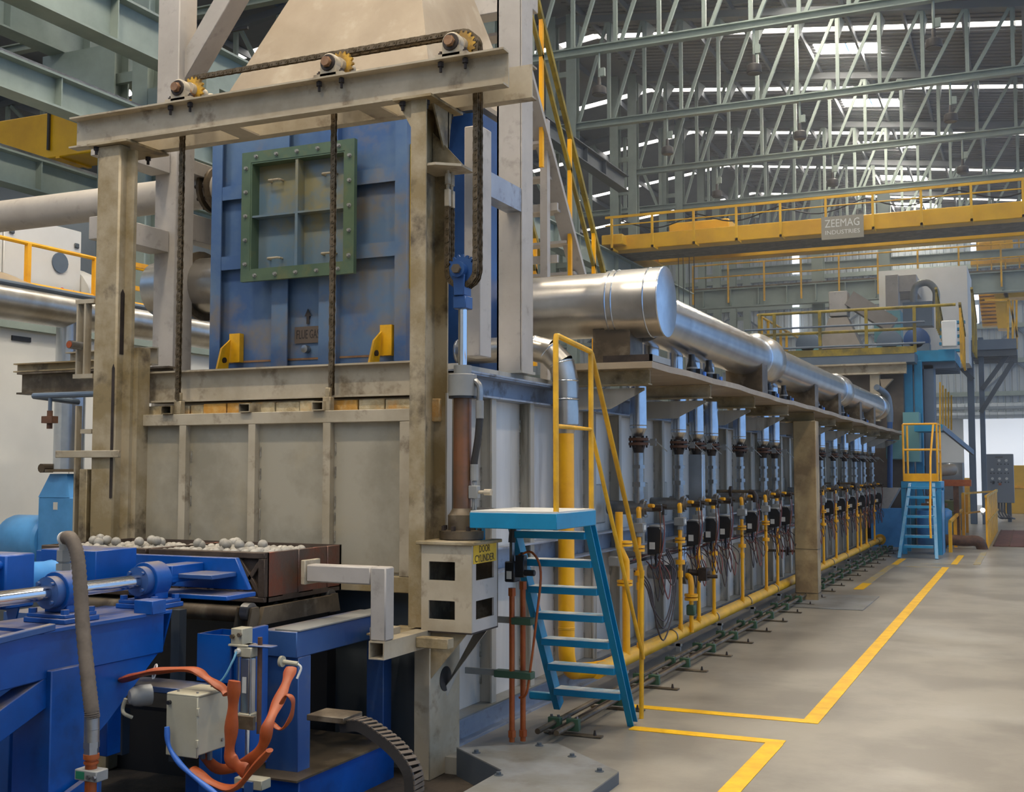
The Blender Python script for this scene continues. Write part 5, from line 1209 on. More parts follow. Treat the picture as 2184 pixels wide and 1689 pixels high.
B().box(ax - .05, ax + .12, ay - .04, ay + .04, .15, .2).build('rod_clevis', 'boxbeige', t, bev=.004)
b = B(); b.box(ax + .02, ax + .07, ay - .05, ay - .04, .08, .19); b.build('tab', 'blue_slate', t, smooth=0)
B().box(ax - .015, ax + .01, ay - .03, ay - .0285, .62, .7).build('rating_label', 'labelwhite', t, smooth=0)
for z, q in ((.83, 1), (.5, -1)):
    b = B(); b.cyl((ax - .03, ay - .06, z), (ax - .03, ay - .03, z), .014, n=8); b.build('push_fitting', 'labelwhite', t)
B().tube(cat([(ax - .03, ay - .06, .83), (ax - .04, ay - .08, .78), (ax - .1, ay - .1, .68), (ax - .25, ay - .1, .63), (ax - .45, ay - .05, .62)], 6), .006, 6).build('air_tube', 'tubeblue', t)
B().tube(cat([(ax - .03, ay - .06, .5), (ax - .04, ay - .08, .54), (ax - .09, ay - .1, .61), (ax - .2, ay - .1, .63)], 6), .006, 6).build('air_tube', 'tubeblue', t)
# ---- beige junction box
bx = at(357, 1615, y=4.25)
t = thing('junction_box', 'beige steel junction box on the pusher in the foreground', 'box', (bx.x + .1, 4.3, bx.z))
x0, z0 = bx.x, bx.z + .0
b = B(); b.box(x0, x0 + .17, 4.25, 4.47, z0 + .02, z0 + .28); b.build('case', 'boxbeige', t, bev=.006)
b = B(); b.box(x0 - .004, x0 + .174, 4.24, 4.254, z0 + .012, z0 + .285); b.build('door', 'boxbeige', t, bev=.004)
b = B(); b.box(x0 - .004, x0 + .174, 4.24, 4.475, z0 + .28, z0 + .292); b.build('lid', 'boxbeige', t, bev=.004)
for z in (.06, .2): B().box(x0 + .168, x0 + .182, 4.235, 4.25, z0 + z, z0 + z + .035).build('hinge', 'boxbeige', t, bev=.002)
B().cyl((x0 + .018, 4.225, z0 + .25), (x0 + .018, 4.24, z0 + .25), .01, n=8).build('lock', 'black', t)
for x, y in ((.03, 4.28), (.14, 4.28), (.1, 4.43)): B().cyl((x0 + x, y, z0 + .292), (x0 + x, y, z0 + .298), .006, n=6).build('screw', 'steel', t)
B().cyl((x0 + .172, 4.42, z0 + .06), (x0 + .178, 4.42, z0 + .06), .008, n=6).build('screw', 'steel', t)
for x in (.06, .11, .15): B().cyl((x0 + x, 4.36, z0 - .02), (x0 + x, 4.36, z0 + .02), .012, n=8).build('gland', 'graydark', t)
B().box(x0 - .1, x0 + .3, 4.48, 4.5, z0 + .1, z0 + .16).build('mount_strip', 'brownsteel', t, smooth=0)
# ---- sensor pot
p = at(285, 1485, y=4.35)
t = thing('sensor_head', 'round grey sensor head with curved cable in the dark under the pusher', 'sensor', p)
b = B(); b.lathe((p.x, 4.35, p.z), (.5, .8, 0), [(.03, -.02), (.045, 0), (.05, .03), (.05, .08)], 18); b.build('pot', 'grey', t)
B().tube(cat([at(268, 1490, y=4.33), at(262, 1510, y=4.33), at(265, 1522, y=4.33), at(282, 1530, y=4.36)], 5), .009, 8).build('cable', 'boxbeige', t)
# ---- orange sleeves
def ribbon(name, lab, pts, ys, r, m='orange', flat=.45):
    t = thing(name, lab, 'hose', at(pts[-1][0], pts[-1][1], y=ys))
    b = B(); c_ = cat([at(u, v, y=ys + (q[0] if q else 0)) for u, v, *q in pts], 6)
    rr = [r * 1.25 * (1 + .18 * math.sin(i * .7)) for i in range(len(c_))]
    b.tube(c_, rr, 10, flat); b.build('sleeve', m, t, smooth=60); return t
t = ribbon('orange_sleeve', 'flattened orange cable sleeve tied across the dark pusher frame', [(262, 1450, .1), (300, 1438), (345, 1430), (410, 1428), (440, 1445), (470, 1465), (484, 1480)], 4.35, .026)
p = at(330, 1432, y=4.34); B().tube(arc(p, .032, 0, 360, 14, (.3, .0, .1), (0, .3, 1)), .004, 5).build('cable_tie', 'labelwhite', t)
ribbon('orange_sleeve', 'upright orange cable sleeve hanging right of the junction box', [(500, 1452), (497, 1500), (493, 1560), (490, 1610), (505, 1632), (525, 1645)], 4.3, .026)
ribbon('orange_sleeve', 'orange sleeve rising to the sensor on the slate blue frame', [(621, 1424, .25), (612, 1452, .2), (592, 1500, .1), (572, 1545), (560, 1590), (530, 1625), (470, 1640), (430, 1610)], 4.4, .022)
ribbon('orange_sleeve', 'small looped orange sleeve end beside the conveyor leg', [(578, 1540), (600, 1555), (620, 1530), (625, 1495), (612, 1482), (600, 1500)], 4.42, .012)
ribbon('orange_sleeve', 'orange sleeve curling along the bottom edge of the picture', [(410, 1640), (450, 1668), (500, 1680), (540, 1640), (575, 1600)], 4.25, .024)
t = ribbon('blue_cable', 'thin blue cable curving from the junction box to the floor', [(356, 1550), (360, 1590), (385, 1630), (430, 1670), (470, 1700), (520, 1740)], 4.2, .009, 'cableblue', 1)
# inductive sensor
p = at(595, 1410, y=4.95)
t = thing('proximity_sensor', 'small brass proximity sensor with wire on the slate blue frame', 'sensor', p)
b = B(); b.cyl(p, p + V((.1, .02, -.01)), .012, n=10); b.cyl(p + V((.01, 0, 0)), p + V((.025, 0, 0)), .028, n=14); b.build('body', 'boxbeige', t)
B().tube(cat([p + V((.1, .02, -.01)), p + V((.12, .02, -.03)), p + V((.11, 0, -.08))], 4), .006, 6).build('wire', 'labelwhite', t)
# ---- cable drag chain
t = thing('cable_drag_chain', 'black cable drag chain curling down beside the post foot', 'drag chain', at(880, 1680, y=5.0))
pts = cat([at(738, 1546, y=5.1), at(775, 1545, y=5.08), at(815, 1570, y=5.05), at(850, 1600, y=5.02), at(878, 1640, y=5.0), at(884, 1680, y=5.0), at(878, 1730, y=5.0)], 4)
for i in range(len(pts) - 1):
    d = (pts[i + 1] - pts[i]); c_ = (pts[i] + pts[i + 1]) / 2; up = V((0, 1, 0)); n_ = d.normalized()
    b = B()
    for s in (-.045, .035): b.bar(pts[i] - n_ * .008 + V((0, s, 0)), pts[i + 1] + n_ * .008 + V((0, s, 0)), .012, .055, (0, 1, 0).__class__((n_.z, 0, -n_.x)))
    o = b.build('drag_link', 'rubber', t, smooth=0)
    b = B(); b.bar(pts[i] + V((0, -.005, 0)) + V((-n_.z, 0, n_.x)) * .028, pts[i] + n_ * .018 + V((0, -.005, 0)) + V((-n_.z, 0, n_.x)) * .028, .095, .007, (-n_.z, 0, n_.x)); b.build('cross_bar', 'hose', o, smooth=0)
b = B(); q = at(715, 1530, y=5.1); b.box(q.x - .12, q.x + .1, 5.02, 5.2, q.z - .01, q.z + .02); b.build('end_bracket', 'brownsteel', t, bev=.003)
# loose pipe on the ground
b = B(); b.cyl((-3.75, 5.2, -.26), (-3.0, 5.6, -.26), .02, n=10); tag(b.build('ground_pipe', 'brownsteel'), 'dirty pipe lying on the ground by the post foot', 'pipe')
# ================================================================ left background
t = thing('white_booth', 'long white walled booth behind the furnace on the left', 'booth', (-13, 13, 0))
B().box(-16.5, -11.6, 3, 30, 0, 3.5).build('wall', 'boothwall', t, smooth=0)
B().box(-16.6, -11.5, 3, 30, 3.5, 3.62).build('roof_edge', 'green_steel', t, smooth=0)
for k, y in enumerate((10.6, 13.3, 16.0)): B().box(-11.6, -11.58, y, y + .3, 3.36, 3.42).build('vent_slot', 'black', t, smooth=0)
for k in range(14): B().box(-11.6, -11.597, 4 + k * 1.9, 4.01 + k * 1.9, 0, 3.5).build('panel_joint', 'grey', t, smooth=0)
t = thing('air_handling_unit', 'white panelled air handling unit on the booth roof', 'machine', (-12.6, 11, 3.62))
for k in range(3):
    y0 = 8.1 + k * 1.35; b = B(); b.box(-13.4, -12.0, y0 + .01, y0 + 1.34, 3.75, 5.05); o = b.build('panel_module', 'white', t, bev=.01)
    for yy in (y0 + .08, y0 + 1.2):
        for z in (3.95, 4.8): B().box(-12.0, -11.97, yy, yy + .08, z, z + .07).build('latch', 'graydark', o, bev=.01)
B().cyl((-12.0, 11.75, 4.55), (-11.98, 11.75, 4.55), .14, n=20).build('porthole', 'slate', t)
B().cyl((-12.0, 10.2, 4.85), (-11.995, 10.2, 4.85), .15, n=20).build('maker_badge', 'labelwhite', t)
text('ZECO', .1, (-11.99, 10.2, 4.87), (R(90), 0, R(90)), 'cableblue', t, width=.2)
B().prism([(-11.995, 11.95, 4.12), (-11.995, 12.07, 4.12), (-11.995, 12.01, 4.22)], (.004, 0, 0)).build('warning_triangle', 'signyellow', t, smooth=0)
B().cyl((-11.995, 11.8, 4.17), (-11.99, 11.8, 4.17), .05, n=14).build('warning_disc', 'red', t)
b = B(); b.lathe((-12.4, 12.15, 4.0), (0, 1, 0), [(.6, 0), (.58, .3), (.4, .7), (.2, .9)], 24); b.build('fan_cowl', 'white', t)
t = thing('roof_railing', 'yellow railing along the booth roof on the left', 'railing', (-11.6, 12, 3.62))
for z in (4.1, 4.62): B().cyl((-11.6, 4, z), (-11.6, 18, z), .028, n=8).build('hand_rail', 'yellow', t)
for k in range(12): B().box(-11.63, -11.57, 5.0 + k * 1.16, 5.06 + k * 1.16, 3.62, 4.62).build('rail_post', 'yellow', t, smooth=0)
t = thing('railing_end', 'short yellow railing end between the two left-hand posts', 'railing', at(319, 670, y=11))
p0, p1 = at(318, 672, y=11), at(318, 572, y=11)
B().box(p0.x - .04, p0.x + .04, 11, 11.06, p0.z, p1.z).build('rail_post', 'yellow', t, smooth=0)
for v in (570, 620):
    a = at(335, v + 4, y=11); c_ = at(275, v - 8, y=10.4); B().bar(a, c_, .05, .05).build('hand_rail', 'yellow', t)
# pipes and flanges at the flue chamber
t = thing('cream_pipe', 'cream insulated pipe running left from the flue chamber', 'pipe', (-8, 8.2, 4.05))
B().cyl((-13, 8.2, 4.22), (-6.1, 8.2, 4.22), .15, n=24).build('barrel', 'white_steel', t)
def flange(par, c, r, m='brownsteel'):
    b = B(); b.lathe(c, (-1, 0, 0), [(r, 0), (r, .03), (r * .7, .035), (r * .66, .05)], 28); o = b.build('flange', m, par)
    for a in range(10): q = V((c[0] - .03, c[1] + r * .86 * math.cos(a * .628), c[2] + r * .86 * math.sin(a * .628))); B().cyl(q, q + V((-.025, 0, 0)), .018, n=6).build('bolt', 'darkiron', o)
flange(t, (-6.5, 8.2, 4.22), .2); flange(t, (-6.58, 8.2, 4.22), .2)
t = thing('flue_take_off', 'round bolted silver duct flange low on the chamber side', 'duct', (-6.4, 8.0, 3.1))
flange(t, (-6.5, 8.0, 3.33), .3, 'brownsteel'); B().cyl((-7.0, 8.0, 3.33), (-6.05, 8.0, 3.33), .24, n=24).build('barrel', 'silver', t)
t = thing('exhaust_duct', 'dull silver exhaust duct running back behind the left post', 'duct', (-9.5, 12, 3.2))
B().cyl((-9.5, 4.5, 3.46), (-9.5, 22, 3.46), .19, n=28).build('barrel', 'silver', t)
for y in (9.9, 10.05): B().lathe((-9.5, y, 3.46), (0, 1, 0), [(.191, 0), (.2, .008), (.191, .016)], 28).build('band', 'silver', t)
b = B(); b.tube(cat([(-10.1, 5, 3.72), (-10.1, 8.6, 3.72), (-10.0, 9.3, 3.62), (-9.7, 9.7, 3.5)], 6), .17, 20); b.build('branch_elbow', 'tan', t)
t = thing('water_pipe', 'slim teal water pipe crossing behind the left post', 'pipe', (-8.6, 8, 3.4))
B().cyl((-8.6, 4.5, 3.47), (-8.6, 12, 3.47), .028, n=10).build('barrel', 'slate', t)
# blower
t = thing('blower', 'sky blue blower with round motor and grey riser duct at left', 'blower', (-9.5, 9.5, 0))
B().cyl((-9.5, 9.5, 1.75), (-9.5, 9.5, 3.4), .16, n=24).build('riser_duct', 'silver_new', t)
b = B(); b.cyl((-9.5, 9.5, 1.72), (-9.5, 9.5, 1.75), .24, n=20); b.cyl((-9.74, 9.35, 1.76), (-9.74, 9.5, 1.76), .05, n=10); b.build('damper_flange', 'brownsteel', t)
b = B(); b.add([(-9.72, 9.3, 1.45), (-9.28, 9.3, 1.45), (-9.28, 9.7, 1.45), (-9.72, 9.7, 1.45), (-9.62, 9.36, 1.7), (-9.38, 9.36, 1.7), (-9.38, 9.62, 1.7), (-9.62, 9.62, 1.7)], [(0, 1, 5, 4), (1, 2, 6, 5), (2, 3, 7, 6), (3, 0, 4, 7), (4, 5, 6, 7)]); b.build('taper', 'skyblue', t, smooth=0)
b = B(); b.box(-9.72, -9.2, 9.3, 9.7, .5, 1.45); b.build('volute', 'skyblue', t, bev=.01)
B().box(-9.5, -9.44, 9.296, 9.3, 1.32, 1.4).build('rating_plate', 'labelwhite', t, smooth=0)
b = B(); b.lathe((-9.72, 9.5, .98), (-1, 0, 0), [(.24, 0), (.27, .03), (.27, .5), (.25, .56), (.2, .58)], 28); b.build('motor', 'skyblue', t)
for a in range(10): q = V((-10.3, 9.5 + .23 * math.cos(a * .628), .98 + .23 * math.sin(a * .628))); B().cyl(q, q + V((-.012, 0, 0)), .012, n=6).build('bolt', 'labelwhite', t)
B().box(-10.2, -9.2, 9.2, 9.8, 0, .5).build('plinth', 'graydark', t)
# ================================================================ right background: second furnace with platform
YF = 28.2
A = lambda u, v, y=YF: at(u, v, y=y)
t = thing('holding_furnace', 'dark brown furnace behind the silver duct at the far end', 'furnace', (-4, YF, 0))
p, q = A(1700, 1035), A(1925, 770)
b = B(); b.box(-6.4, q.x, YF, YF + 6, .1, q.z); b.build('body', 'brownfurn', t)
p, q = A(1735, 805), A(1936, 775); B().chan((p.x - .6, YF - .25, (p.z + q.z) / 2), (q.x, YF - .25, (p.z + q.z) / 2), .2, q.z - p.z, .04).build('cross_beam', 'cream', t)
for u in (1805, 1895):
    c_ = A(u, 770); b = B(); b.lathe((c_.x, YF - .2, c_.z), (0, -1, 0), [(.16, 0), (.16, .1), (.06, .11), (.06, .18)], 18); b.box(c_.x - .18, c_.x + .18, YF - .3, YF - .1, c_.z - .12, c_.z - .04); b.build('chain_wheel', 'cream', t)
p, q = A(1860, 900), A(1879, 800); B().box(p.x, q.x, YF - .3, YF - .1, p.z, q.z).build('guide_post', 'cream', t, bev=.01)
B().box(A(1845, 1).x, A(1858, 1).x, YF - .2, YF, A(1850, 880).z, A(1850, 805).z).build('guide_plate', 'cream', t)
p, q = A(1880, 835), A(1898, 810); B().prism([(p.x, YF - .3, q.z), (q.x + .1, YF - .3, q.z), (p.x + .05, YF - .3, p.z)], (0, .2, 0)).build('guide_foot', 'tan', t)
p, q = A(1932, 985, YF + .2), A(1932, 880); B().box(q.x - .05, q.x + .3, YF - .2, YF + .3, p.z, q.z).build('side_tank', 'aqua', t)
p, q = A(1895, 980), A(1930, 920); B().box(p.x, q.x, YF - .5, YF - .1, p.z, q.z).build('side_tank', 'aqua', t, bev=.02)
t = thing('far_hopper', 'grey hopper behind the last burners of the long furnace', 'hopper', A(1890, 1100, 27.6))
b = B(); p = A(1885, 1040, 27.7); b.add([(p.x - .5, 27.6, p.z), (p.x + .35, 27.6, p.z), (p.x + .35, 28.1, p.z), (p.x - .5, 28.1, p.z), (p.x - .3, 27.6, .6), (p.x - .05, 27.6, .6), (p.x - .05, 28.1, .6), (p.x - .3, 28.1, .6)], [(0, 4, 5, 1), (1, 5, 6, 2), (2, 6, 7, 3), (3, 7, 4, 0), (0, 1, 2, 3), (7, 6, 5, 4)]); b.build('cone', 'white_steel', t, smooth=0)
b = B(); p = A(1892, 1175, 27.4); q = A(1912, 1085, 27.4); b.box(p.x - .35, q.x + .1, 27.5, 28.0, 0, q.z); b.build('leg_box', 'skyblue', t)
t = thing('blue_feed_pipe', 'dark blue upright pipe beside the hopper at the far end', 'pipe', A(1898, 1020, 27.2))
p, q = A(1898, 1040, 27.2), A(1898, 900, 27.2); b = B(); b.cyl(p, q, .06, n=12); b.cyl((p.x, p.y, (p.z + q.z) / 2 + .3), (p.x, p.y, (p.z + q.z) / 2 + .45), .1, n=12); b.build('pipe', 'chamber_dark', t)
b = B(); b.tube(cat([q, q + V((0, 0, .3)), q + V((-.05, -.05, .6)), q + V((-.2, -.6, .75))], 5), .07, 12); b.build('elbow', 'slate', t)
# platform on top
PZ2 = A(1935, 755).z
t = thing('furnace_platform', 'platform with olive railing above the brown furnace', 'platform', (-4, YF, PZ2))
B().box(-6.4, A(1937, 1).x, YF - .4, YF + 6, PZ2 - .22, PZ2).build('deck', 'slate', t)
B().box(-6.2, A(1937, 1).x, YF - .42, YF - .4, PZ2 - .02, PZ2 + .14).build('kick_plate', 'olive_rail', t, smooth=0)
xe = A(2040, 650).x
for z in (PZ2 + 1.05, PZ2 + .55): B().cyl((A(1614, 1).x, YF - .35, z), (xe if z > PZ2 + .8 else A(1940, 1).x, YF - .35, z), .035, n=8).build('hand_rail', 'olive_rail', t)
for z in (PZ2 + .68, PZ2 + .2): B().cyl((A(1614, 1).x - .3, YF - .45, z), (A(1960, 1).x, YF - .45, z), .025, n=8).build('service_pipe', 'slate', t)
for u in (1617, 1648, 1742, 1838, 1938): x = A(u, 1).x; B().box(x - .035, x + .035, YF - .39, YF - .32, PZ2, PZ2 + 1.05).build('rail_post', 'olive_rail', t, smooth=0)
for z in (PZ2 + 1.05, PZ2 + .5): B().cyl((A(1614, 1).x, YF - .35, z), (A(1614, 1).x, YF + 5, z), .03, n=8).build('hand_rail', 'yellow_rail', t)
for k in range(5): B().box(A(1614, 1).x - .03, A(1614, 1).x + .03, YF + .8 * k, YF + .06 + .8 * k, PZ2, PZ2 + 1.05).build('rail_post', 'yellow_rail', t, smooth=0)
# hood, duct, fans on platform
Y2 = 30.5
A2 = lambda u, v: at(u, v, y=Y2)
t = thing('platform_hood', 'tan tapering smoke hood with sloping duct on the far platform', 'hood', A2(1790, 745))
p = [A2(1745, 745), A2(1838, 745), A2(1803, 675), A2(1764, 675)]
b = B(); b.add([(p[0].x, Y2, p[0].z), (p[1].x, Y2, p[0].z), (p[1].x, Y2 + 1.2, p[0].z), (p[0].x, Y2 + 1.2, p[0].z), (p[3].x, Y2 + .3, p[3].z), (p[2].x, Y2 + .3, p[3].z), (p[2].x, Y2 + .8, p[3].z), (p[3].x, Y2 + .8, p[3].z)], [(0, 1, 5, 4), (1, 2, 6, 5), (2, 3, 7, 6), (3, 0, 4, 7), (4, 5, 6, 7)]); b.build('hood_skirt', 'hoodgrey', t, smooth=0)
q = A2(1764, 672); r_ = A2(1803, 616); b = B(); b.box(q.x, r_.x, Y2 + .3, Y2 + .8, q.z, r_.z); b.build('riser', 'white_steel', t, bev=.02)
b = B(); b.bar(A2(1806, 632) + V((0, .5, 0)), A2(1882, 690) + V((.2, .6, 0)), .5, .4); b.build('sloping_duct', 'hoodgrey', t)
t = thing('exhaust_box', 'large white exhaust housing high behind the far platform', 'housing', at(1970, 700, y=38))
p, q = at(1876, 700, y=38), at(2062, 566, y=38); b = B(); b.box(p.x, q.x, 38, 41, p.z - 1.2, q.z); b.build('housing', 'white', t)
p, q = at(1890, 700, y=36), at(1915, 585, y=36); b = B(); b.box(p.x, q.x, 36, 36.5, p.z, q.z); b.box(p.x + .1, q.x + .5, 36.2, 38, q.z - .5, q.z); b.build('square_duct', 'white_steel', t, bev=.01)
p = at(1950, 690, y=35); b = B(); b.tube(cat([p, p + V((0, 0, .8)), p + V((.1, 0, 1.1)), p + V((.4, 0, 1.15)), p + V((.6, 0, .9)), p + V((.6, 0, .5))], 4), .1, 12); b.build('swan_neck', 'grey', t)
p = at(1958, 660, y=35); b = B(); b.box(p.x - .4, p.x + .4, 34.8, 35.4, p.z - .5, p.z + .2); b.build('fan_box', 'slate', t)
p = at(1895, 700, y=33.5); b = B(); b.box(p.x - .35, p.x + .35, 33.2, 33.9, p.z - .4, p.z + .45); b.build('aqua_valve_box', 'aqua', t)
for u in (1888, 1898): c_ = at(u, 676, y=33.1); B().cyl(c_, c_ + V((0, -.1, 0)), .09, n=12).build('hand_wheel', 'black', t)
for k, (u, v, m, lab) in enumerate(((1724, 735, 'slate', 'small fan casing left of the tan hood on the platform'), (1897, 730, 'slate', 'fan casing right of the tan hood on the platform'), (1955, 725, 'chamber_dark', 'dark blue motor beside the blue stairs on the platform'))):
    c_ = at(u, v, y=29.6); tt = thing('fan_casing', lab, 'fan', c_); b = B(); b.lathe((c_.x, 29.5, c_.z), (0, 1, 0), [(.2, 0), (.3, .03), (.3, .4), (.1, .45)], 20); b.build('casing', m, tt)
    B().box(c_.x - .3, c_.x + .3, 29.5, 29.95, PZ2, c_.z - .1).build('foot', 'aqua' if k < 2 else 'slate', tt)
# blue side platform with stairs
YB = 28.6
A3 = lambda u, v, y=YB: at(u, v, y=y)
t = thing('blue_stair_tower', 'cyan blue landing with steps and yellow railings right of the brown furnace', 'stair', A3(1985, 1150))
p, q = A3(1940, 772), A3(2036, 745); b = B(); b.box(p.x, q.x, YB, YB + 2.4, p.z, q.z); b.build('landing', 'cyan', t)
for k in range(5): B().box(p.x, q.x, YB + .3 + k * .45, YB + .36 + k * .45, p.z - .15, p.z).build('joist', 'slate', t, smooth=0)
for u0, u1 in ((1936, 1946), (1958, 1966)): a = A3(u0, 1150); c_ = A3(u1, 770); B().box(a.x, c_.x, YB - .1, YB + .1, 0, c_.z).build('column', 'cyan', t, bev=.01)
B().box(A3(1948, 1).x, A3(1972, 1).x, YB + .3, YB + .8, 1.0, A3(1960, 775).z).build('shaft_casing', 'slate', t, bev=.02)
for k in range(5):
    z0 = A3(2005, 742).z + k * .2; B().box(A3(1978, 1).x, A3(2032, 1).x, YB + 1.0 + k * .25, YB + 1.25 + k * .25, z0, z0 + .06).build('step', 'cyan', t, smooth=0)
for u, v0, v1, dy in ((1974, 690, 600, 1.2), (2031, 768, 648, 0)):
    x = A3(u, 1).x; zt = A3(u, v1).z; zb = A3(u, v0).z
    for k in range(7): B().box(x - .02, x + .02, YB + dy + k * .28, YB + dy + k * .28 + .05, zb - k * .02, zt - .1 - k * .08).build('rail_bar', 'olive_rail' if dy else 'yellow_rail', t, smooth=0)
    B().bar((x, YB + dy, zt), (x, YB + dy + 1.9, zt - .55), .06, .06).build('hand_rail', 'olive_rail', t)
x = A3(2052, 1).x
for k in range(8): B().box(x - .02, x + .02, YB + 1.2 + k * .28, YB + 1.25 + k * .28, A3(2052, 740).z, A3(2052, 610).z - k * .07).build('rail_bar', 'olive_rail', t, smooth=0)
B().bar((x, YB + 1.2, A3(2052, 600).z), (x, YB + 3.4, A3(2075, 650).z), .06, .06).build('hand_rail', 'olive_rail', t)
p = A3(2027, 700); b = B(); b.box(p.x - .18, p.x + .15, YB - .3, YB - .1, p.z - .45, p.z + .15); b.build('switch_box', 'white', t, bev=.02)
p, q = A3(1950, 920, 27), A3(2010, 905, 27); b = B(); b.box(p.x, q.x, 27, 28.2, p.z, q.z); b.build('lower_landing', 'cyan', t)
B().bar(A3(2010, 912, 27), A3(2075, 965, 30), .05, .12).build('stringer', 'slate', t)
for k in range(5): u = 2005 + 6 * k; a = at(u, 905 + 3 * k, y=29 + .5 * k); c_ = at(u, 815 + 7 * k, y=29 + .5 * k); B().bar(a, c_, .04, .04).build('rail_bar', 'yellow_rail', t, smooth=0)
# dark tower columns and second landing
Y4 = 40
A4 = lambda u, v, y=Y4: at(u, v, y=y)
t = thing('dark_stair_tower', 'dark slate stair tower with braced landing at the far right', 'stair', A4(2075, 1090))
for u0, u1 in ((2060, 2074), (2085, 2096)): a, c_ = A4(u0, 700), A4(u1, 700); B().box(a.x, c_.x, Y4, Y4 + .25, 0, A4(2080, 720).z).build('column', 'slate', t, bev=.01)
p, q = A4(2072, 750), A4(2168, 725); b = B(); b.box(p.x, q.x, Y4 - .5, Y4 + 3, p.z, q.z); b.build('landing', 'slate', t)
for k in range(6): B().box(p.x, q.x, Y4 - .4 + k * .55, Y4 - .3 + k * .55, p.z - .2, p.z).build('joist', 'graydark', t, smooth=0)
for (u0, v0), (u1, v1) in (((2095, 830), (2150, 755)), ((2075, 810), (2045, 780)), ((2092, 880), (2160, 770))): B().bar(A4(u0, v0), A4(u1, v1), .14, .14).build('brace', 'graydark', t)
for u in (2150, 2160, 2168): a, c_ = A4(u, 745), A4(u, 640); B().bar(a, c_, .06, .06).build('rail_post', 'yellow_rail', t)
B().bar(A4(2100, 640), A4(2152, 640), .06, .06).build('hand_rail', 'yellow_rail', t); B().bar(A4(2152, 640), A4(2170, 720), .06, .06).build('hand_rail', 'yellow_rail', t)
# yellow gantry with steps at upper right
t = thing('yellow_gantry', 'yellow gantry with ladder rungs at the far upper right', 'gantry', at(2120, 690, y=46))
b = B(); p, q = at(2120, 700, y=46), at(2150, 610, y=46); b.prism([at(2128, 700, y=46), at(2152, 700, y=46), at(2150, 605, y=46), at(2118, 605, y=46)], (0, 1, 0)); b.build('leg', 'crane', t)
p, q = at(2140, 635, y=46), at(2200, 612, y=46); b = B(); b.box(p.x, 3, 46, 47, p.z, q.z); b.build('girder', 'crane', t)
for k in range(10):
    p = at(2086 + k, 620 + k * 8, y=47); q = at(2120 + k, 620 + k * 8, y=47); B().box(p.x, q.x, 47, 47.6, p.z - .06, p.z + .02).build('rung', 'crane', t, smooth=0)
t = thing('second_crane', 'yellow crane beam with hoist drum at the far upper right', 'crane', at(2130, 560, y=52))
p, q = at(2070, 565, y=52), at(2200, 548, y=52); B().box(p.x, 4, 52, 52.6, p.z, q.z).build('girder', 'crane', t)
p, q = at(2070, 605, y=52), at(2200, 578, y=52); B().box(p.x, 4, 53, 53.6, p.z, q.z).build('girder', 'green_steel', t)
p = at(2122, 540, y=52); b = B(); b.box(p.x - .7, p.x + .7, 51.9, 52.7, p.z - .1, p.z + .55); b.build('hoist_drum', 'crane', t, bev=.1, seg=3)
B().box(p.x - .2, p.x + .2, 52.2, 52.5, p.z + .5, p.z + 1.5).build('hoist_post', 'crane', t)
for z in (.0, .8): B().bar(at(2070, 548, y=51.5) + V((0, 0, z)), (4, 51.5, at(2184, 535, y=51.5).z + z), .06, .06).build('hand_rail', 'yellow_rail', t)
for k in range(5): q = at(2084 + 30 * k, 545, y=51.5); B().box(q.x - .03, q.x + .03, 51.5, 51.56, q.z - .9, q.z + .85).build('rail_post', 'yellow_rail', t, smooth=0)
# drum, gate, cabinet
p = at(2025, 1140, z=0)
t = thing('oil_drum', 'olive green steel drum behind the yellow gate', 'drum', (p.x, 32.5, 0))
b = B(); b.lathe((p.x, 32.5, 0), (0, 0, 1), [(.29, 0), (.3, .02), (.29, .04), (.29, .3), (.305, .32), (.29, .34), (.29, .62), (.305, .64), (.29, .66), (.29, .9), (.3, .92), (.29, .94)], 28); b.build('shell', 'drum', t)
B().cyl((p.x + .12, 32.45, .94), (p.x + .12, 32.45, .97), .04, n=10).build('bung', 'darkiron', t)
t = thing('pit_gate', 'yellow slatted gate and railing around the floor pit', 'gate', (-1.3, 27.5, 0))
for k in range(9): x0 = -.93; y = 27.6 + k * .95; B().box(x0 - .02, x0 + .02, y, y + .62, 0, 1.12).build('slat', 'yellow', t, smooth=0)
B().bar((-.93, 27.4, 1.15), (-.93, 36.3, 1.15), .05, .05).build('top_rail', 'yellow_rail', t); B().bar((-.9, 27.5, .6), (-.9, 36, .6), .03, .04).build('mid_rail', 'yellow_rail', t)
for x, y, h in ((-1.6, 26.2, .62), (-1.6, 28.0, .64), (-1.62, 29.8, .66), (-1.64, 32.2, 1.12), (-1.66, 34.5, 1.12)): B().box(x - .035, x + .035, y, y + .07, 0, h).build('post', 'yellow', t, smooth=0)
B().bar((-1.6, 26.2, .64), (-1.63, 31.5, .72), .06, .06).build('hand_rail', 'yellow_rail', t); B().bar((-1.64, 32.2, 1.12), (-.93, 36.3, 1.12), .05, .05).build('hand_rail', 'yellow_rail', t); B().bar((-1.64, 32.2, .6), (-.93, 36.3, .6), .04, .04).build('mid_rail', 'yellow_rail', t)
YK = 42
p, q = at(2103, 1072, y=YK), at(2161, 968, y=YK)
t = thing('control_cabinet', 'grey control cabinet full of round gauges at the far right', 'cabinet', (p.x + .5, YK, 0))
b = B(); b.box(p.x, q.x, YK, YK + .6, p.z, q.z); b.build('case', 'panelgrey', t, bev=.01)
for x in (p.x + .1, q.x - .22): B().box(x, x + .12, YK + .1, YK + .5, 0, p.z).build('leg', 'graydark', t)
B().box((p.x + q.x) / 2 - .12, (p.x + q.x) / 2 + .12, YK - .006, YK, q.z - .13, q.z - .08).build('name_strip', 'inkgrey', t, smooth=0)
W_ = q.x - p.x
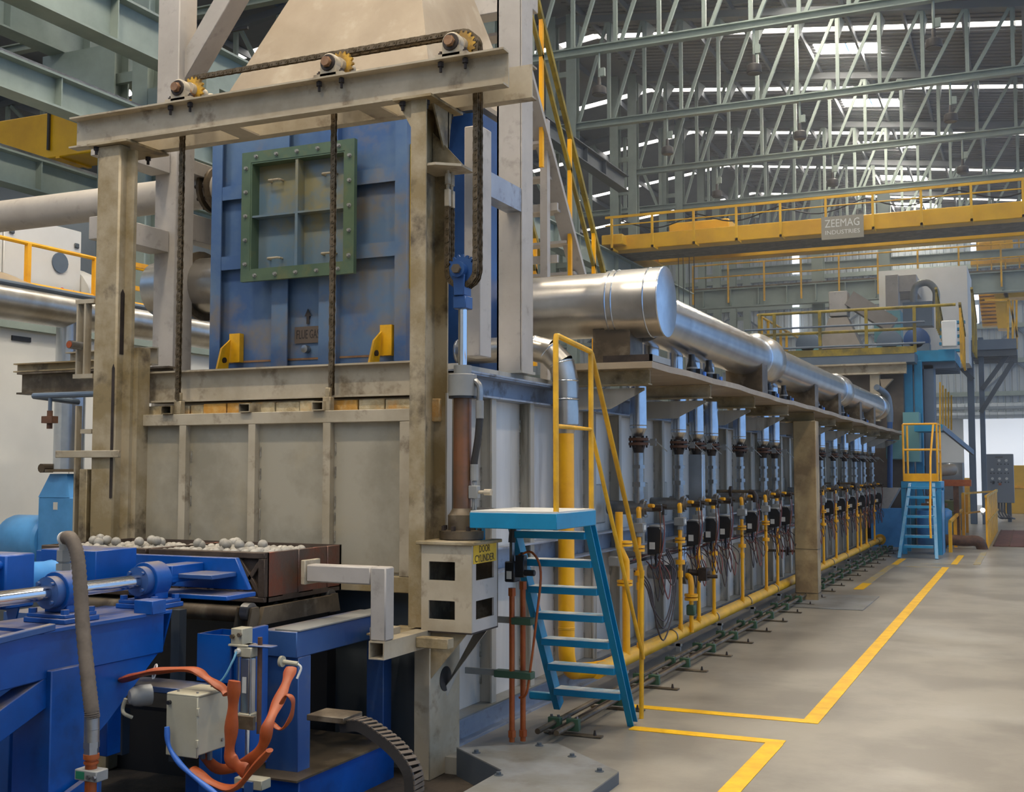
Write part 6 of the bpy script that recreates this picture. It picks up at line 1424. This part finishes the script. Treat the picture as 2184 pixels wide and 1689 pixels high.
for r in range(3):
    for c_ in range(3):
        if r == 0 and c_ == 0: continue
        x, z = p.x + W_ * (.25 + .25 * c_), q.z - .22 - r * .3
        B().cyl((x, YK - .03, z), (x, YK, z), .045, n=14).build('gauge', 'labelwhite', t)
        for dx in (-.045, .055): B().cyl((x + dx, YK - .025, z - .12), (x + dx, YK, z - .12), .022, n=8).build('push_button', 'black', t)
B().box(p.x + W_ * .24, p.x + W_ * .32, YK - .02, YK, p.z + .62, p.z + .72).build('breaker', 'black', t); B().box(p.x + W_ * .46, p.x + W_ * .56, YK - .01, YK, p.z + .58, p.z + .66).build('warning_label', 'copper', t)
for k in range(5): x = p.x + .3 + k * .09; B().tube(cat([(x, YK + .2, p.z), (x, YK + .18, .3), (x + .1, YK, .15), (x + .2, YK + .3, .1)], 4), .03, 6).build('cable', 'cabling', t)
# orange machinery between ladder and drum
t = thing('rust_pipe_rig', 'rusty brown pipe rig with bent pipe near the far step platform', 'pipe', (-2.3, 29, 0))
for x in (-2.25, -1.7): B().box(x, x + .12, 29.3, 29.42, 0, 1.35).build('leg', 'rust', t)
B().box(-2.4, -1.3, 29.25, 29.5, 1.35, 1.5).build('beam', 'copper', t)
b = B(); b.tube(cat([(-2.4, 29.2, 1.68), (-1.95, 29.6, 1.72), (-1.75, 30.0, 1.74)], 5), .14, 16); b.build('elbow_pipe', 'tan', t)
b = B(); b.tube(cat([(-1.9, 27.6, -.05), (-1.8, 27.4, .18), (-1.4, 27.4, .18), (-1.1, 27.5, .16), (-1.0, 27.6, -.1)], 6), .12, 14); b.build('floor_pipe', 'rust', t)
t = thing('blue_tank', 'light blue round tank behind the far step platform', 'tank', (-2.05, 28.2, 0))
b = B(); b.lathe((-2.05, 28.2, 0), (0, 0, 1), [(.36, 0), (.38, .03), (.38, .8), (.3, .86), (.05, .9)], 24); b.build('shell', 'skyblue', t)
t = thing('control_valves', 'tangle of valves and wires above the blue tank', 'valves', (-2.05, 27.8, 1.0))
b = B(); b.box(-2.3, -1.75, 27.8, 28.0, .92, .98); b.box(-2.2, -2.05, 27.75, 27.95, 1.02, 1.14); b.build('manifold', 'rust', t)
b = B(); b.cyl((-1.95, 27.8, 1.1), (-1.8, 27.8, 1.1), .06, n=12); b.build('motor', 'chamber_dark', t)
for k in range(3): B().tube(cat([(-2.25 + k * .12, 27.75, 1.3), (-2.2 + k * .13, 27.7, 1.1), (-2.1 + k * .1, 27.7, 1.2), (-2.0 + k * .1, 27.75, 1.0)], 4), .012, 5).build('wire', 'wire', t)
# light tube fitting and far cabinets
p, q = at(2016, 1006, y=36), at(2034, 990, y=36)
t = thing('strip_lamp', 'small machine cover with a bright strip lamp at the far end', 'lamp', (p.x, 36, 0))
b = B(); b.box(p.x - .4, q.x + .25, 36, 36.6, 0, q.z + .05); b.build('cover', 'grey', t, bev=.02)
B().bar((p.x + .1, 35.97, q.z), (q.x + .05, 35.97, p.z), .05, .05).build('tube', 'tubelight', t)
p = at(2096, 1088, y=28.2)
t = thing('inspection_lamp', 'small bright lamp on the yellow gate post', 'lamp', (p.x, 28.2, p.z - .05))
B().ball(p, .05).build('bulb', 'lampglow', t); B().cyl((p.x, 28.25, p.z - .1), (p.x, 28.25, p.z), .03, n=8).build('holder', 'graydark', t)
for k, (u, m, lab) in enumerate(((2055, 'yellow_rail', 'yellow railing panel behind the dark stair columns'), (2170, 'crane', 'yellow machine panel right of the control cabinet'))):
    p = at(u, 1080, y=50); tt = thing('yellow_cabinet', lab, 'cabinet', (p.x, 50, 0)); B().box(p.x - .5, p.x + .5, 50, 50.3, 0, 1.9 if k else 1.4).build('sheet', m, tt, bev=.01); B().box(p.x - .5, p.x + .5, 49.95, 50, 1.0, 1.1).build('rail', 'yellow', tt)
t = thing('covered_goods', 'pale covered goods heaped beyond the control cabinet', 'goods', at(2175, 1060, y=52))
p = at(2170, 1030, y=52)
for k in range(5): B().ball((p.x + .4 * k - .6, 52 + .2 * (k % 2), .55 + .25 * (k % 3)), .62, 10, 6).build('bundle', 'tan' if k % 2 else 'white', t)
# ================================================================ thin haze hanging in the far half of the hall
hz = D.materials.new('haze'); hz.use_nodes = True; n_ = hz.node_tree.nodes; n_.remove(n_['Principled BSDF'])
vs_ = n_.new('ShaderNodeVolumeScatter'); vs_.inputs['Density'].default_value = .0045; vs_.inputs['Anisotropy'].default_value = .2; vs_.inputs['Color'].default_value = (.92, .95, 1, 1)
hz.node_tree.links.new(vs_.outputs[0], n_['Material Output'].inputs['Volume']); MATS['haze'] = hz
o = B().box(-12.0, 12, 19, 60.5, .05, 15.2).build('haze', 'haze', smooth=0)
tag(o, 'thin grey haze filling the far half of the hall', 'haze', kind='stuff')
